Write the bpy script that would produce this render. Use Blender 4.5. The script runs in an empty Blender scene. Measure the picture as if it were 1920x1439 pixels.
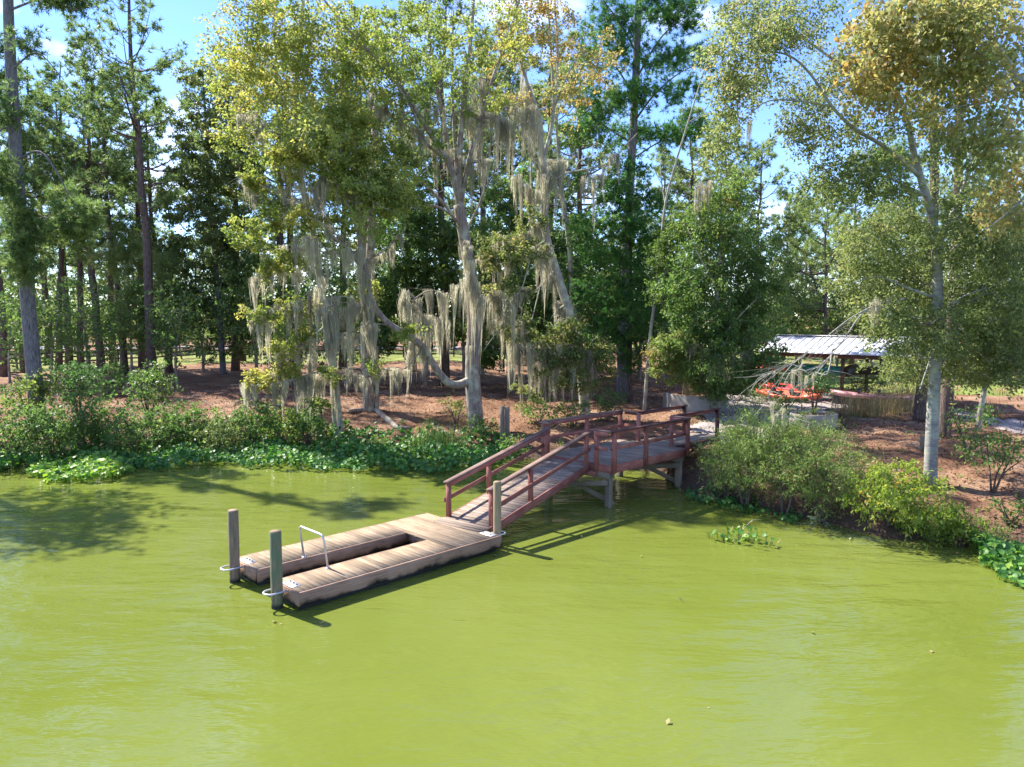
import bpy, math, random
import numpy as np
from mathutils import Vector, Matrix, Quaternion

R = math.radians
random.seed(7)
rng = np.random.default_rng(11)
sc = bpy.context.scene
COL = sc.collection

# ------------------------------------------------------------------ camera, sky, sun, exposure
F_PX, CAM_H, HORIZON = 1400.0, 6.15, 590.0            # photograph is 1920 x 1439
PITCH = math.atan((719.5 - HORIZON) / F_PX)
cam = bpy.data.cameras.new('camera')
cam.sensor_fit = 'HORIZONTAL'
cam.sensor_width = 36.0
cam.lens = 36.0 * F_PX / 1920.0
cam.clip_start, cam.clip_end = 0.1, 3000.0
cam_o = bpy.data.objects.new('camera', cam)
cam_o.location = (0, 0, CAM_H)
cam_o.rotation_euler = (R(90) - PITCH, 0, 0)
COL.objects.link(cam_o)
sc.camera = cam_o

SUN_EL = R(47)
SUN_DIR = Vector((-0.809 * math.cos(SUN_EL), 0.588 * math.cos(SUN_EL), math.sin(SUN_EL)))   # towards the sun
SUN_AZ = math.atan2(SUN_DIR.x, SUN_DIR.y)
world = bpy.data.worlds.new('World')
sc.world = world
world.use_nodes = True
wn, wl = world.node_tree.nodes, world.node_tree.links
bg = wn['Background']
sky = wn.new('ShaderNodeTexSky')
sky.sky_type = 'NISHITA'
sky.sun_disc = False
sky.sun_elevation = SUN_EL
sky.sun_rotation = SUN_AZ
sky.air_density = 1.0
sky.dust_density = 0.0
sky.ozone_density = 7.0
tc = wn.new('ShaderNodeTexCoord')
mp = wn.new('ShaderNodeMapping'); mp.inputs['Scale'].default_value = (1.6, 1.6, 5.0); mp.inputs['Location'].default_value = (0.35, 0.1, 0.2)
nz = wn.new('ShaderNodeTexNoise'); nz.inputs['Scale'].default_value = 2.2; nz.inputs['Detail'].default_value = 7; nz.inputs['Roughness'].default_value = 0.55
cr = wn.new('ShaderNodeValToRGB'); cr.color_ramp.elements[0].position = 0.51; cr.color_ramp.elements[1].position = 0.80
cr.color_ramp.elements[1].color = (0.75, 0.75, 0.75, 1)
mixc = wn.new('ShaderNodeMix'); mixc.data_type = 'RGBA'
wl.new(tc.outputs['Generated'], mp.inputs['Vector']); wl.new(mp.outputs[0], nz.inputs['Vector'])
wl.new(nz.outputs[0], cr.inputs[0]); wl.new(cr.outputs[0], mixc.inputs[0])
hs_ = wn.new('ShaderNodeHueSaturation'); hs_.inputs['Hue'].default_value = 0.515; hs_.inputs['Saturation'].default_value = 1.08; hs_.inputs['Value'].default_value = 0.66
wl.new(sky.outputs[0], hs_.inputs['Color']); wl.new(hs_.outputs[0], mixc.inputs[6]); mixc.inputs[7].default_value = (6.6, 6.7, 7.0, 1)
wl.new(mixc.outputs[2], bg.inputs[0])
bg.inputs[1].default_value = 0.14

sun = bpy.data.lights.new('sun', 'SUN')
sun.energy = 3.7
sun.angle = R(0.6)
sun.color = (1.0, 0.94, 0.84)
sun_o = bpy.data.objects.new('sun', sun)
sun_o.rotation_euler = SUN_DIR.to_track_quat('Z', 'Y').to_euler()
sun_o.location = (-20, 40, 40)
COL.objects.link(sun_o)

sc.view_settings.view_transform = 'Standard'
sc.view_settings.look = 'None'
sc.view_settings.gamma = 1.0
sc.view_settings.exposure = 2.0
sc.cycles.use_denoising = True
sc.cycles.max_bounces = 8
sc.cycles.diffuse_bounces = 4
sc.cycles.glossy_bounces = 2
sc.cycles.transmission_bounces = 3
sc.cycles.transparent_max_bounces = 4


def ray(px, py):
    c, s = math.cos(PITCH), math.sin(PITCH)
    return np.array([px - 960.0, F_PX * c + (719.5 - py) * s, -F_PX * s + (719.5 - py) * c])


def at_z(px, py, z=0.0):
    r = ray(px, py)
    t = (z - CAM_H) / r[2]
    return np.array([r[0] * t, r[1] * t, z])


def at_y(px, py, Y):
    r = ray(px, py)
    t = Y / r[1]
    return np.array([r[0] * t, Y, CAM_H + r[2] * t])


# ------------------------------------------------------------------ object helpers
def link(name, data, parent=None):
    o = bpy.data.objects.new(name, data)
    COL.objects.link(o)
    if parent is not None:
        o.parent = parent
    return o


def thing(name, label, cat, loc=(0, 0, 0), rz=0.0, group=None):
    o = link(name, None)
    o.location = loc
    o.rotation_euler = (0, 0, rz)
    return tag(o, label, cat, group)


def tag(o, label, cat=None, group=None, kind=None):
    if label: o['label'] = label
    if cat: o['category'] = cat
    if group: o['group'] = group
    if kind: o['kind'] = kind
    return o


def mesh_arrays(name, co, faces_flat, starts, mat=None, smooth=False, tint=None):
    me = bpy.data.meshes.new(name)
    co = np.asarray(co, dtype=np.float32)
    me.vertices.add(len(co)); me.vertices.foreach_set('co', co.ravel())
    me.loops.add(len(faces_flat)); me.loops.foreach_set('vertex_index', np.asarray(faces_flat, dtype=np.int32))
    me.polygons.add(len(starts)); me.polygons.foreach_set('loop_start', np.asarray(starts, dtype=np.int32))
    if smooth:
        me.polygons.foreach_set('use_smooth', np.ones(len(starts), dtype=bool))
    if tint is not None:
        a = me.attributes.new('tint', 'FLOAT', 'POINT')
        a.data.foreach_set('value', np.asarray(tint, dtype=np.float32))
    me.update(calc_edges=True)
    if mat is not None: me.materials.append(mat)
    return me


class MB:
    """collects shapes into one mesh"""
    def __init__(self):
        self.v, self.f, self.n, self.t = [], [], 0, []

    def add(self, verts, faces, tint=0.0):
        self.v.append(np.asarray(verts, dtype=float))
        for f in faces: self.f.append([i + self.n for i in f])
        self.n += len(verts)
        self.t.append(np.full(len(verts), tint))
        return self

    def beam(self, p0, p1, w, h, up=(0, 0, 1), ch=0.006, tint=0.0):
        """chamfered timber from p0 to p1; w across, h along up"""
        p0, p1 = Vector(p0), Vector(p1)
        d = (p1 - p0).normalized()
        up = Vector(up)
        s = d.cross(up)
        if s.length < 1e-4: s = d.cross(Vector((1, 0, 0)))
        s.normalize()
        u = s.cross(d).normalized()
        a, b = w / 2, h / 2
        c = min(ch, a * .6, b * .6)
        ring = [(a, b - c), (a - c, b), (-a + c, b), (-a, b - c), (-a, -b + c), (-a + c, -b), (a - c, -b), (a, -b + c)]
        vs = [p + s * x + u * y for p in (p0, p1) for x, y in ring]
        fs = [[i, (i + 1) % 8, 8 + (i + 1) % 8, 8 + i] for i in range(8)] + [list(range(8))[::-1], list(range(8, 16))]
        return self.add([tuple(v) for v in vs], fs, tint)

    def box(self, c, s, ch=0.006, tint=0.0):
        return self.beam((c[0] - s[0] / 2, c[1], c[2]), (c[0] + s[0] / 2, c[1], c[2]), s[1], s[2], ch=ch, tint=tint)

    def tube(self, pts, rad, sides=8, cap=True, tint=0.0):
        pts = [Vector(p) for p in pts]
        n = len(pts)
        rad = [rad] * n if np.isscalar(rad) else list(rad)
        vs, fs = [], []
        ref = None
        for i, p in enumerate(pts):
            d = (pts[min(i + 1, n - 1)] - pts[max(i - 1, 0)])
            if d.length < 1e-9: d = Vector((0, 0, 1))
            d.normalize()
            if ref is None:
                ref = d.cross(Vector((0.3, 0.9, 0.1)))
                if ref.length < 1e-3: ref = d.cross(Vector((1, 0, 0)))
            ref = (ref - d * ref.dot(d))
            if ref.length < 1e-6: ref = d.orthogonal()
            ref.normalize()
            b = d.cross(ref)
            for k in range(sides):
                a = 2 * math.pi * k / sides
                vs.append(tuple(p + (ref * math.cos(a) + b * math.sin(a)) * rad[i]))
        for i in range(n - 1):
            for k in range(sides):
                k2 = (k + 1) % sides
                fs.append([i * sides + k, i * sides + k2, (i + 1) * sides + k2, (i + 1) * sides + k])
        if cap:
            fs.append(list(range(sides))[::-1]); fs.append([(n - 1) * sides + k for k in range(sides)])
        return self.add(vs, fs, tint)

    def mesh(self, name, mat, smooth=False, tint=False):
        flat, st, k = [], [], 0
        for f in self.f:
            st.append(k); flat.extend(f); k += len(f)
        return mesh_arrays(name, np.concatenate(self.v), flat, st, mat, smooth, np.concatenate(self.t) if tint else None)

    def build(self, name, mat, parent=None, smooth=False, tint=False):
        return link(name, self.mesh(name, mat, smooth, tint), parent)


# ------------------------------------------------------------------ materials
def new_mat(name):
    m = bpy.data.materials.new(name)
    m.use_nodes = True
    nt = m.node_tree
    return m, nt.nodes, nt.links, nt.nodes['Principled BSDF']


def ramp_node(N, stops):
    r = N.new('ShaderNodeValToRGB')
    e = r.color_ramp.elements
    while len(e) < len(stops): e.new(0.5)
    for el, (p, c) in zip(e, stops):
        el.position = p; el.color = (*c, 1)
    return r


def leaf_mat(name, stops, trans=0.45, rough=0.42, spec=0.45):
    m, N, L, b = new_mat(name)
    a = N.new('ShaderNodeAttribute'); a.attribute_name = 'tint'
    r = ramp_node(N, stops)
    L.new(a.outputs['Fac'], r.inputs[0])
    L.new(r.outputs[0], b.inputs['Base Color'])
    b.inputs['Roughness'].default_value = rough
    b.inputs['Specular IOR Level'].default_value = spec
    t = N.new('ShaderNodeBsdfTranslucent')
    g = N.new('ShaderNodeHueSaturation'); g.inputs['Saturation'].default_value = 1.1; g.inputs['Value'].default_value = 1.5
    L.new(r.outputs[0], g.inputs['Color']); L.new(g.outputs[0], t.inputs[0])
    mx = N.new('ShaderNodeMixShader'); mx.inputs[0].default_value = trans
    L.new(b.outputs[0], mx.inputs[1]); L.new(t.outputs[0], mx.inputs[2])
    L.new(mx.outputs[0], N['Material Output'].inputs[0])
    return m


def moss_mat():
    m = leaf_mat('spanish_moss', [(0.0, (0.32, 0.30, 0.22)), (0.5, (0.52, 0.49, 0.37)), (1.0, (0.68, 0.65, 0.52))], 0.5, 0.9, 0.1)
    N, L = m.node_tree.nodes, m.node_tree.links
    oi = N.new('ShaderNodeObjectInfo'); mr = N.new('ShaderNodeMapRange'); mr.inputs['To Min'].default_value = 0.62; mr.inputs['To Max'].default_value = 1.12
    hs = N.new('ShaderNodeHueSaturation'); r = next(n for n in N if n.bl_idname == 'ShaderNodeValToRGB')
    L.new(oi.outputs['Random'], mr.inputs['Value']); L.new(mr.outputs[0], hs.inputs['Value'])
    for l in list(r.outputs[0].links): L.new(hs.outputs[0], l.to_socket)
    L.new(r.outputs[0], hs.inputs['Color'])
    return m


def bark_mat(name, c0, c1, scale=(9, 9, 1.6), bump=0.6, lichen=None):
    m, N, L, b = new_mat(name)
    t = N.new('ShaderNodeTexCoord')
    mp = N.new('ShaderNodeMapping'); mp.inputs['Scale'].default_value = scale
    n = N.new('ShaderNodeTexNoise'); n.inputs['Scale'].default_value = 1.6; n.inputs['Detail'].default_value = 6; n.inputs['Roughness'].default_value = 0.65
    L.new(t.outputs['Object'], mp.inputs[0]); L.new(mp.outputs[0], n.inputs['Vector'])
    r = ramp_node(N, [(0.32, c0), (0.68, c1)])
    L.new(n.outputs[0], r.inputs[0])
    out = r.outputs[0]
    if lichen:
        n2 = N.new('ShaderNodeTexNoise'); n2.inputs['Scale'].default_value = 2.3; n2.inputs['Detail'].default_value = 5
        L.new(t.outputs['Object'], n2.inputs['Vector'])
        r2 = ramp_node(N, [(0.48, (0, 0, 0)), (0.62, (1, 1, 1))])
        L.new(n2.outputs[0], r2.inputs[0])
        mx = N.new('ShaderNodeMix'); mx.data_type = 'RGBA'
        L.new(r2.outputs[0], mx.inputs[0]); L.new(out, mx.inputs[6]); mx.inputs[7].default_value = (*lichen, 1)
        out = mx.outputs[2]
    L.new(out, b.inputs['Base Color'])
    b.inputs['Roughness'].default_value = 0.9
    b.inputs['Specular IOR Level'].default_value = 0.2
    bp = N.new('ShaderNodeBump'); bp.inputs['Strength'].default_value = bump; bp.inputs['Distance'].default_value = 0.05
    L.new(n.outputs[0], bp.inputs['Height']); L.new(bp.outputs[0], b.inputs['Normal'])
    return m


def wood_mat(name, stops, grain=(1.2, 22, 22), var=0.28, rough=0.82, dirt=None):
    """timber whose length lies on local X; every board gets its own tone"""
    m, N, L, b = new_mat(name)
    t = N.new('ShaderNodeTexCoord')
    oi = N.new('ShaderNodeObjectInfo')
    add = N.new('ShaderNodeVectorMath'); add.operation = 'ADD'
    cmb = N.new('ShaderNodeVectorMath'); cmb.operation = 'SCALE'; cmb.inputs[0].default_value = (37.0, 19.0, 11.0)
    L.new(oi.outputs['Random'], cmb.inputs['Scale'])
    L.new(t.outputs['Object'], add.inputs[0]); L.new(cmb.outputs[0], add.inputs[1])
    mp = N.new('ShaderNodeMapping'); mp.inputs['Scale'].default_value = grain
    L.new(add.outputs[0], mp.inputs[0])
    n = N.new('ShaderNodeTexNoise'); n.inputs['Scale'].default_value = 1.5; n.inputs['Detail'].default_value = 7; n.inputs['Roughness'].default_value = 0.62
    L.new(mp.outputs[0], n.inputs['Vector'])
    n2 = N.new('ShaderNodeTexNoise'); n2.inputs['Scale'].default_value = 2.4; n2.inputs['Detail'].default_value = 5
    L.new(add.outputs[0], n2.inputs['Vector'])
    mm = N.new('ShaderNodeMath'); mm.operation = 'MULTIPLY_ADD'; mm.inputs[1].default_value = 0.55
    sc2 = N.new('ShaderNodeMath'); sc2.operation = 'MULTIPLY'; sc2.inputs[1].default_value = 0.45
    L.new(n2.outputs[0], sc2.inputs[0]); L.new(n.outputs[0], mm.inputs[0]); L.new(sc2.outputs[0], mm.inputs[2])
    r = ramp_node(N, stops)
    L.new(mm.outputs[0], r.inputs[0])
    hs = N.new('ShaderNodeHueSaturation')
    mr = N.new('ShaderNodeMapRange'); mr.inputs['To Min'].default_value = 1 - var; mr.inputs['To Max'].default_value = 1 + var
    L.new(oi.outputs['Random'], mr.inputs['Value']); L.new(mr.outputs[0], hs.inputs['Value'])
    L.new(r.outputs[0], hs.inputs['Color'])
    out = hs.outputs[0]
    if dirt:      # (colour, world height below which it is stained by the water line)
        geo = N.new('ShaderNodeNewGeometry'); sx = N.new('ShaderNodeSeparateXYZ')
        L.new(geo.outputs['Position'], sx.inputs[0])
        ad = N.new('ShaderNodeMath'); ad.operation = 'MULTIPLY_ADD'; ad.inputs[1].default_value = 0.34
        L.new(n2.outputs[0], ad.inputs[0]); L.new(sx.outputs['Z'], ad.inputs[2])
        mr2 = N.new('ShaderNodeMapRange'); mr2.inputs['From Min'].default_value = dirt[1] + 0.13; mr2.inputs['From Max'].default_value = dirt[1] + 0.22
        mr2.inputs['To Min'].default_value = 1; mr2.inputs['To Max'].default_value = 0
        L.new(ad.outputs[0], mr2.inputs['Value'])
        mx = N.new('ShaderNodeMix'); mx.data_type = 'RGBA'
        L.new(mr2.outputs[0], mx.inputs[0]); L.new(out, mx.inputs[6]); mx.inputs[7].default_value = (*dirt[0], 1)
        out = mx.outputs[2]
    L.new(out, b.inputs['Base Color'])
    b.inputs['Roughness'].default_value = rough
    b.inputs['Specular IOR Level'].default_value = 0.25
    bp = N.new('ShaderNodeBump'); bp.inputs['Strength'].default_value = 0.35; bp.inputs['Distance'].default_value = 0.01
    L.new(n.outputs[0], bp.inputs['Height']); L.new(bp.outputs[0], b.inputs['Normal'])
    return m


def plain_mat(name, col, rough=0.6, metal=0.0, noise=0.18, scale=6.0):
    m, N, L, b = new_mat(name)
    t = N.new('ShaderNodeTexCoord')
    n = N.new('ShaderNodeTexNoise'); n.inputs['Scale'].default_value = scale; n.inputs['Detail'].default_value = 6
    L.new(t.outputs['Object'], n.inputs['Vector'])
    r = ramp_node(N, [(0.3, tuple(c * (1 - noise) for c in col)), (0.7, tuple(min(1, c * (1 + noise)) for c in col))])
    L.new(n.outputs[0], r.inputs[0]); L.new(r.outputs[0], b.inputs['Base Color'])
    b.inputs['Roughness'].default_value = rough
    b.inputs['Metallic'].default_value = metal
    return m


M = {}
M['dock_deck'] = wood_mat('dock_deck_wood', [(0.25, (0.10, 0.066, 0.040)), (0.5, (0.235, 0.172, 0.112)), (0.75, (0.33, 0.26, 0.185))], var=0.28)
M['dock_side'] = wood_mat('dock_side_wood', [(0.25, (0.084, 0.053, 0.036)), (0.5, (0.270, 0.167, 0.115)), (0.75, (0.384, 0.264, 0.190))], var=0.15, dirt=((0.014, 0.013, 0.010), 0.16))
M['black_float'] = plain_mat('black_float', (0.012, 0.012, 0.013), 0.5)
M['ramp_deck'] = wood_mat('ramp_deck_wood', [(0.25, (0.10, 0.072, 0.053)), (0.5, (0.225, 0.172, 0.135)), (0.75, (0.32, 0.26, 0.215))], var=0.28)
M['pier_deck'] = wood_mat('pier_deck_wood', [(0.25, (0.11, 0.083, 0.062)), (0.5, (0.22, 0.175, 0.138)), (0.75, (0.31, 0.26, 0.215))], var=0.28)
M['red_rail'] = wood_mat('red_stained_wood', [(0.25, (0.112, 0.035, 0.027)), (0.5, (0.269, 0.100, 0.081)), (0.75, (0.426, 0.235, 0.185))], grain=(1.6, 16, 16), var=0.2)
M['cap_rail'] = wood_mat('weathered_cap_wood', [(0.25, (0.114, 0.057, 0.047)), (0.5, (0.201, 0.127, 0.101)), (0.75, (0.295, 0.221, 0.181))], var=0.14)
M['dark_cap'] = wood_mat('dark_cap_wood', [(0.25, (0.039, 0.017, 0.016)), (0.6, (0.094, 0.043, 0.039)), (0.8, (0.187, 0.117, 0.101))], var=0.14)
M['grey_timber'] = wood_mat('grey_timber', [(0.25, (0.100, 0.083, 0.057)), (0.5, (0.185, 0.156, 0.111)), (0.75, (0.262, 0.225, 0.168))], var=0.15, dirt=((0.023, 0.021, 0.014), 0.02))
M['galv'] = plain_mat('galvanised_steel', (0.55, 0.55, 0.58), 0.42, 0.55, 0.12)
M['bolt'] = plain_mat('dark_bolt', (0.04, 0.04, 0.045), 0.5, 0.5)


def pile_mat(name, stops, green):
    m, N, L, b = new_mat(name)
    t = N.new('ShaderNodeTexCoord')
    mp = N.new('ShaderNodeMapping'); mp.inputs['Scale'].default_value = (16, 16, 1.6)
    L.new(t.outputs['Object'], mp.inputs[0])
    n = N.new('ShaderNodeTexNoise'); n.inputs['Scale'].default_value = 1.0; n.inputs['Detail'].default_value = 7; n.inputs['Roughness'].default_value = 0.65
    L.new(mp.outputs[0], n.inputs['Vector'])
    r = ramp_node(N, stops); L.new(n.outputs[0], r.inputs[0])
    n2 = N.new('ShaderNodeTexNoise'); n2.inputs['Scale'].default_value = 3.0; n2.inputs['Detail'].default_value = 5
    L.new(t.outputs['Object'], n2.inputs['Vector'])
    r2 = ramp_node(N, [(0.40, (0, 0, 0)), (0.62, (green, green, green))]); L.new(n2.outputs[0], r2.inputs[0])
    mx = N.new('ShaderNodeMix'); mx.data_type = 'RGBA'
    L.new(r2.outputs[0], mx.inputs[0]); L.new(r.outputs[0], mx.inputs[6]); mx.inputs[7].default_value = (0.10, 0.14, 0.075, 1)
    geo = N.new('ShaderNodeNewGeometry'); sx = N.new('ShaderNodeSeparateXYZ'); L.new(geo.outputs['Position'], sx.inputs[0])
    mr = N.new('ShaderNodeMapRange'); mr.inputs['From Min'].default_value = 0.06; mr.inputs['From Max'].default_value = 0.13; mr.inputs['To Min'].default_value = 1; mr.inputs['To Max'].default_value = 0
    L.new(sx.outputs['Z'], mr.inputs['Value'])
    mx2 = N.new('ShaderNodeMix'); mx2.data_type = 'RGBA'
    L.new(mr.outputs[0], mx2.inputs[0]); L.new(mx.outputs[2], mx2.inputs[6]); mx2.inputs[7].default_value = (0.02, 0.02, 0.015, 1)
    L.new(mx2.outputs[2], b.inputs['Base Color'])
    b.inputs['Roughness'].default_value = 0.85
    bp = N.new('ShaderNodeBump'); bp.inputs['Strength'].default_value = 0.5; bp.inputs['Distance'].default_value = 0.02
    L.new(n.outputs[0], bp.inputs['Height']); L.new(bp.outputs[0], b.inputs['Normal'])
    return m


M['pile_brown'] = pile_mat('pile_brown', [(0.3, (0.096, 0.060, 0.041)), (0.7, (0.270, 0.185, 0.129))], 0.35)
M['pile_green'] = pile_mat('pile_green', [(0.3, (0.080, 0.072, 0.041)), (0.7, (0.224, 0.193, 0.111))], 0.95)
M['pile_tan'] = pile_mat('pile_tan', [(0.3, (0.188, 0.135, 0.069)), (0.7, (0.375, 0.280, 0.154))], 0.2)

M['pine_bark'] = bark_mat('pine_bark', (0.045, 0.03, 0.026), (0.20, 0.145, 0.125), (10, 10, 2.0), 0.9)
M['grey_pine_bark'] = bark_mat('grey_pine_bark', (0.07, 0.065, 0.075), (0.25, 0.23, 0.235), (10, 10, 2.2), 0.9)
M['grey_bark'] = bark_mat('grey_bark', (0.180, 0.156, 0.130), (0.408, 0.372, 0.307), (7, 7, 1.5), 0.5, (0.444, 0.456, 0.330))
M['brown_bark'] = bark_mat('brown_bark', (0.125, 0.094, 0.079), (0.338, 0.269, 0.232), (9, 9, 1.3), 0.6, (0.375, 0.362, 0.281))
M['pale_bark'] = bark_mat('pale_bark', (0.15, 0.145, 0.13), (0.33, 0.33, 0.31), (3, 3, 9), 0.35, (0.34, 0.35, 0.28))
M['twig'] = bark_mat('bare_twig', (0.20, 0.18, 0.16), (0.42, 0.39, 0.35), (6, 6, 6), 0.2)
M['stem'] = bark_mat('shrub_stem', (0.06, 0.045, 0.035), (0.17, 0.13, 0.10), (8, 8, 3), 0.4)

M['leaf_yellow'] = leaf_mat('leaf_yellow_green', [(0.0, (0.075, 0.13, 0.03)), (0.4, (0.17, 0.23, 0.055)), (0.8, (0.29, 0.32, 0.085)), (1.0, (0.40, 0.36, 0.10))], 0.5, .55, .3)
M['leaf_orange'] = leaf_mat('leaf_orange_green', [(0.0, (0.07, 0.12, 0.035)), (0.35, (0.17, 0.21, 0.065)), (0.7, (0.33, 0.31, 0.12)), (1.0, (0.42, 0.28, 0.10))], 0.5, .55, .3)
M['leaf_oak'] = leaf_mat('leaf_oak_green', [(0.0, (0.065, 0.11, 0.034)), (0.5, (0.155, 0.20, 0.066)), (0.85, (0.28, 0.31, 0.12)), (1.0, (0.32, 0.27, 0.11))], 0.48, 0.5, 0.35)
M['leaf_dark'] = leaf_mat('leaf_dark_green', [(0.0, (0.041, 0.094, 0.029)), (0.6, (0.094, 0.177, 0.050)), (1.0, (0.189, 0.260, 0.077))], 0.45, 0.5, 0.35)
M['leaf_mid'] = leaf_mat('leaf_mid_green', [(0.0, (0.053, 0.112, 0.031)), (0.5, (0.124, 0.206, 0.055)), (0.88, (0.236, 0.295, 0.083)), (1.0, (0.330, 0.177, 0.059))], 0.48, 0.5, 0.35)
M['leaf_willow'] = leaf_mat('leaf_willow', [(0.0, (0.075, 0.125, 0.028)), (0.5, (0.165, 0.24, 0.06)), (0.85, (0.28, 0.34, 0.11)), (1.0, (0.30, 0.22, 0.08))], 0.42, 0.55, 0.3)
M['leaf_lime'] = leaf_mat('leaf_lime', [(0.0, (0.10, 0.17, 0.03)), (0.5, (0.21, 0.29, 0.05)), (0.9, (0.34, 0.39, 0.09)), (1.0, (0.36, 0.27, 0.06))], 0.48, 0.55, 0.3)
M['leaf_water'] = leaf_mat('leaf_hyacinth', [(0.0, (0.023, 0.086, 0.017)), (0.5, (0.057, 0.167, 0.030)), (0.8, (0.138, 0.287, 0.046)), (1.0, (0.287, 0.414, 0.057))], 0.3, 0.5, 0.35)
M['needle'] = leaf_mat('needle_green', [(0.0, (0.071, 0.124, 0.045)), (0.5, (0.159, 0.230, 0.077)), (0.85, (0.283, 0.342, 0.118)), (1.0, (0.354, 0.271, 0.106))], 0.48, 0.5, 0.3)
M['needle_far'] = leaf_mat('needle_yellow_green', [(0.0, (0.10, 0.15, 0.045)), (0.5, (0.20, 0.26, 0.085)), (0.85, (0.31, 0.36, 0.13)), (1.0, (0.34, 0.27, 0.11))], 0.48, 0.5, 0.3)
M['needle_dark'] = leaf_mat('needle_dark', [(0.0, (0.035, 0.100, 0.029)), (0.55, (0.083, 0.195, 0.047)), (0.9, (0.189, 0.307, 0.071)), (1.0, (0.283, 0.212, 0.059))], 0.42, 0.5, 0.3)
M['moss'] = moss_mat()
M['reed'] = leaf_mat('reed_green', [(0.0, (0.03, 0.07, 0.02)), (0.6, (0.08, 0.14, 0.035)), (1.0, (0.22, 0.21, 0.08))], 0.35, 0.45, 0.4)
M['straw_grass'] = leaf_mat('straw_grass', [(0.0, (0.16, 0.12, 0.055)), (0.5, (0.30, 0.23, 0.11)), (1.0, (0.40, 0.36, 0.17))], 0.4, 0.6, 0.3)
M['litter'] = leaf_mat('leaf_litter', [(0.0, (0.067, 0.030, 0.019)), (0.5, (0.175, 0.084, 0.050)), (1.0, (0.282, 0.175, 0.114))], 0.1, 0.8, 0.2)

# ------------------------------------------------------------------ terrain
SH = [(-1700, 845), (-900, 862), (-300, 868), (0, 866), (300, 845), (600, 838), (900, 848), (1010, 860), (1130, 876), (1235, 886), (1325, 934), (1400, 955),
      (1560, 985), (1700, 1010), (1850, 1024), (1920, 1045), (2200, 1090), (2700, 1130)]
shore = [np.array([-900.0, 36.0])] + [at_z(*p)[:2] for p in SH] + [np.array([60.0, 13.0]), np.array([900.0, 8.0])]
shore = np.array(shore)
poly = np.vstack([shore, [[900.0, 1500.0]], [[-900.0, 1500.0]]])


def sdist(x, y):
    x = np.asarray(x, float); y = np.asarray(y, float)
    best = np.full(x.shape, 1e9)
    for a, b in zip(shore[:-1], shore[1:]):
        d = b - a
        t = np.clip(((x - a[0]) * d[0] + (y - a[1]) * d[1]) / (d @ d), 0, 1)
        best = np.minimum(best, np.hypot(x - a[0] - t * d[0], y - a[1] - t * d[1]))
    inside = np.zeros(x.shape, bool)
    n = len(poly)
    for i in range(n):
        x0, y0 = poly[i]; x1, y1 = poly[(i + 1) % n]
        c = (y0 > y) != (y1 > y)
        with np.errstate(divide='ignore', invalid='ignore'):
            xi = (x1 - x0) * (y - y0) / (y1 - y0) + x0
        inside ^= c & (x < xi)
    return np.where(inside, best, -best)


def wob(x, y):
    return (0.06 * np.sin(x * 1.7 + 0.6 * np.sin(y * 1.1)) + 0.05 * np.sin(y * 2.3 + x * 0.8) + 0.035 * np.sin(x * 4.1 - y * 3.3) + 0.02 * np.sin(x * 7.7 + y * 6.1))


def ground_h(x, y):
    d = sdist(x, y) + 0.35 * np.sin(np.asarray(x) * 1.3) * 0.5 + 0.2 * np.sin(np.asarray(x) * 3.1 + 1)
    h = np.interp(d, [-6, -2, 0, 0.35, 1.2, 3.0, 8.0, 25.0, 60.0, 400.0], [-2.0, -0.9, 0.0, 0.32, 0.62, 0.95, 1.32, 1.6, 1.85, 2.0])
    return h + wob(x, y) * np.clip(d, 0.0, 1.0)


def gz(x, y):
    return float(ground_h(np.array([x]), np.array([y]))[0])


def on_ground(px, py):
    z = 1.0
    for _ in range(12):
        p = at_z(px, py, z)
        z = 0.5 * z + 0.5 * gz(p[0], p[1])
    p = at_z(px, py, z)
    return np.array([p[0], p[1], gz(p[0], p[1])])


def spaced(segs):
    out = []
    for a, b, s in segs:
        n = max(1, int(round((b - a) / s)))
        out.extend(np.linspace(a, b, n, endpoint=False))
    out.append(segs[-1][1])
    return np.array(out)


xs = spaced([(-900, -200, 70), (-200, -60, 7), (-60, -26, 1.0), (-26, 24, 0.4), (24, 60, 1.0), (60, 200, 7), (200, 900, 70)])
ys = spaced([(-60, 8, 8), (8, 18, 1.0), (18, 42, 0.4), (42, 90, 0.9), (90, 200, 6), (200, 1500, 70)])
X, Y = np.meshgrid(xs, ys)
Z = ground_h(X.ravel(), Y.ravel()).reshape(X.shape)
nx, ny = len(xs), len(ys)
idx = np.arange(nx * ny).reshape(ny, nx)
quads = np.stack([idx[:-1, :-1], idx[:-1, 1:], idx[1:, 1:], idx[1:, :-1]], -1).reshape(-1, 4)


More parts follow.
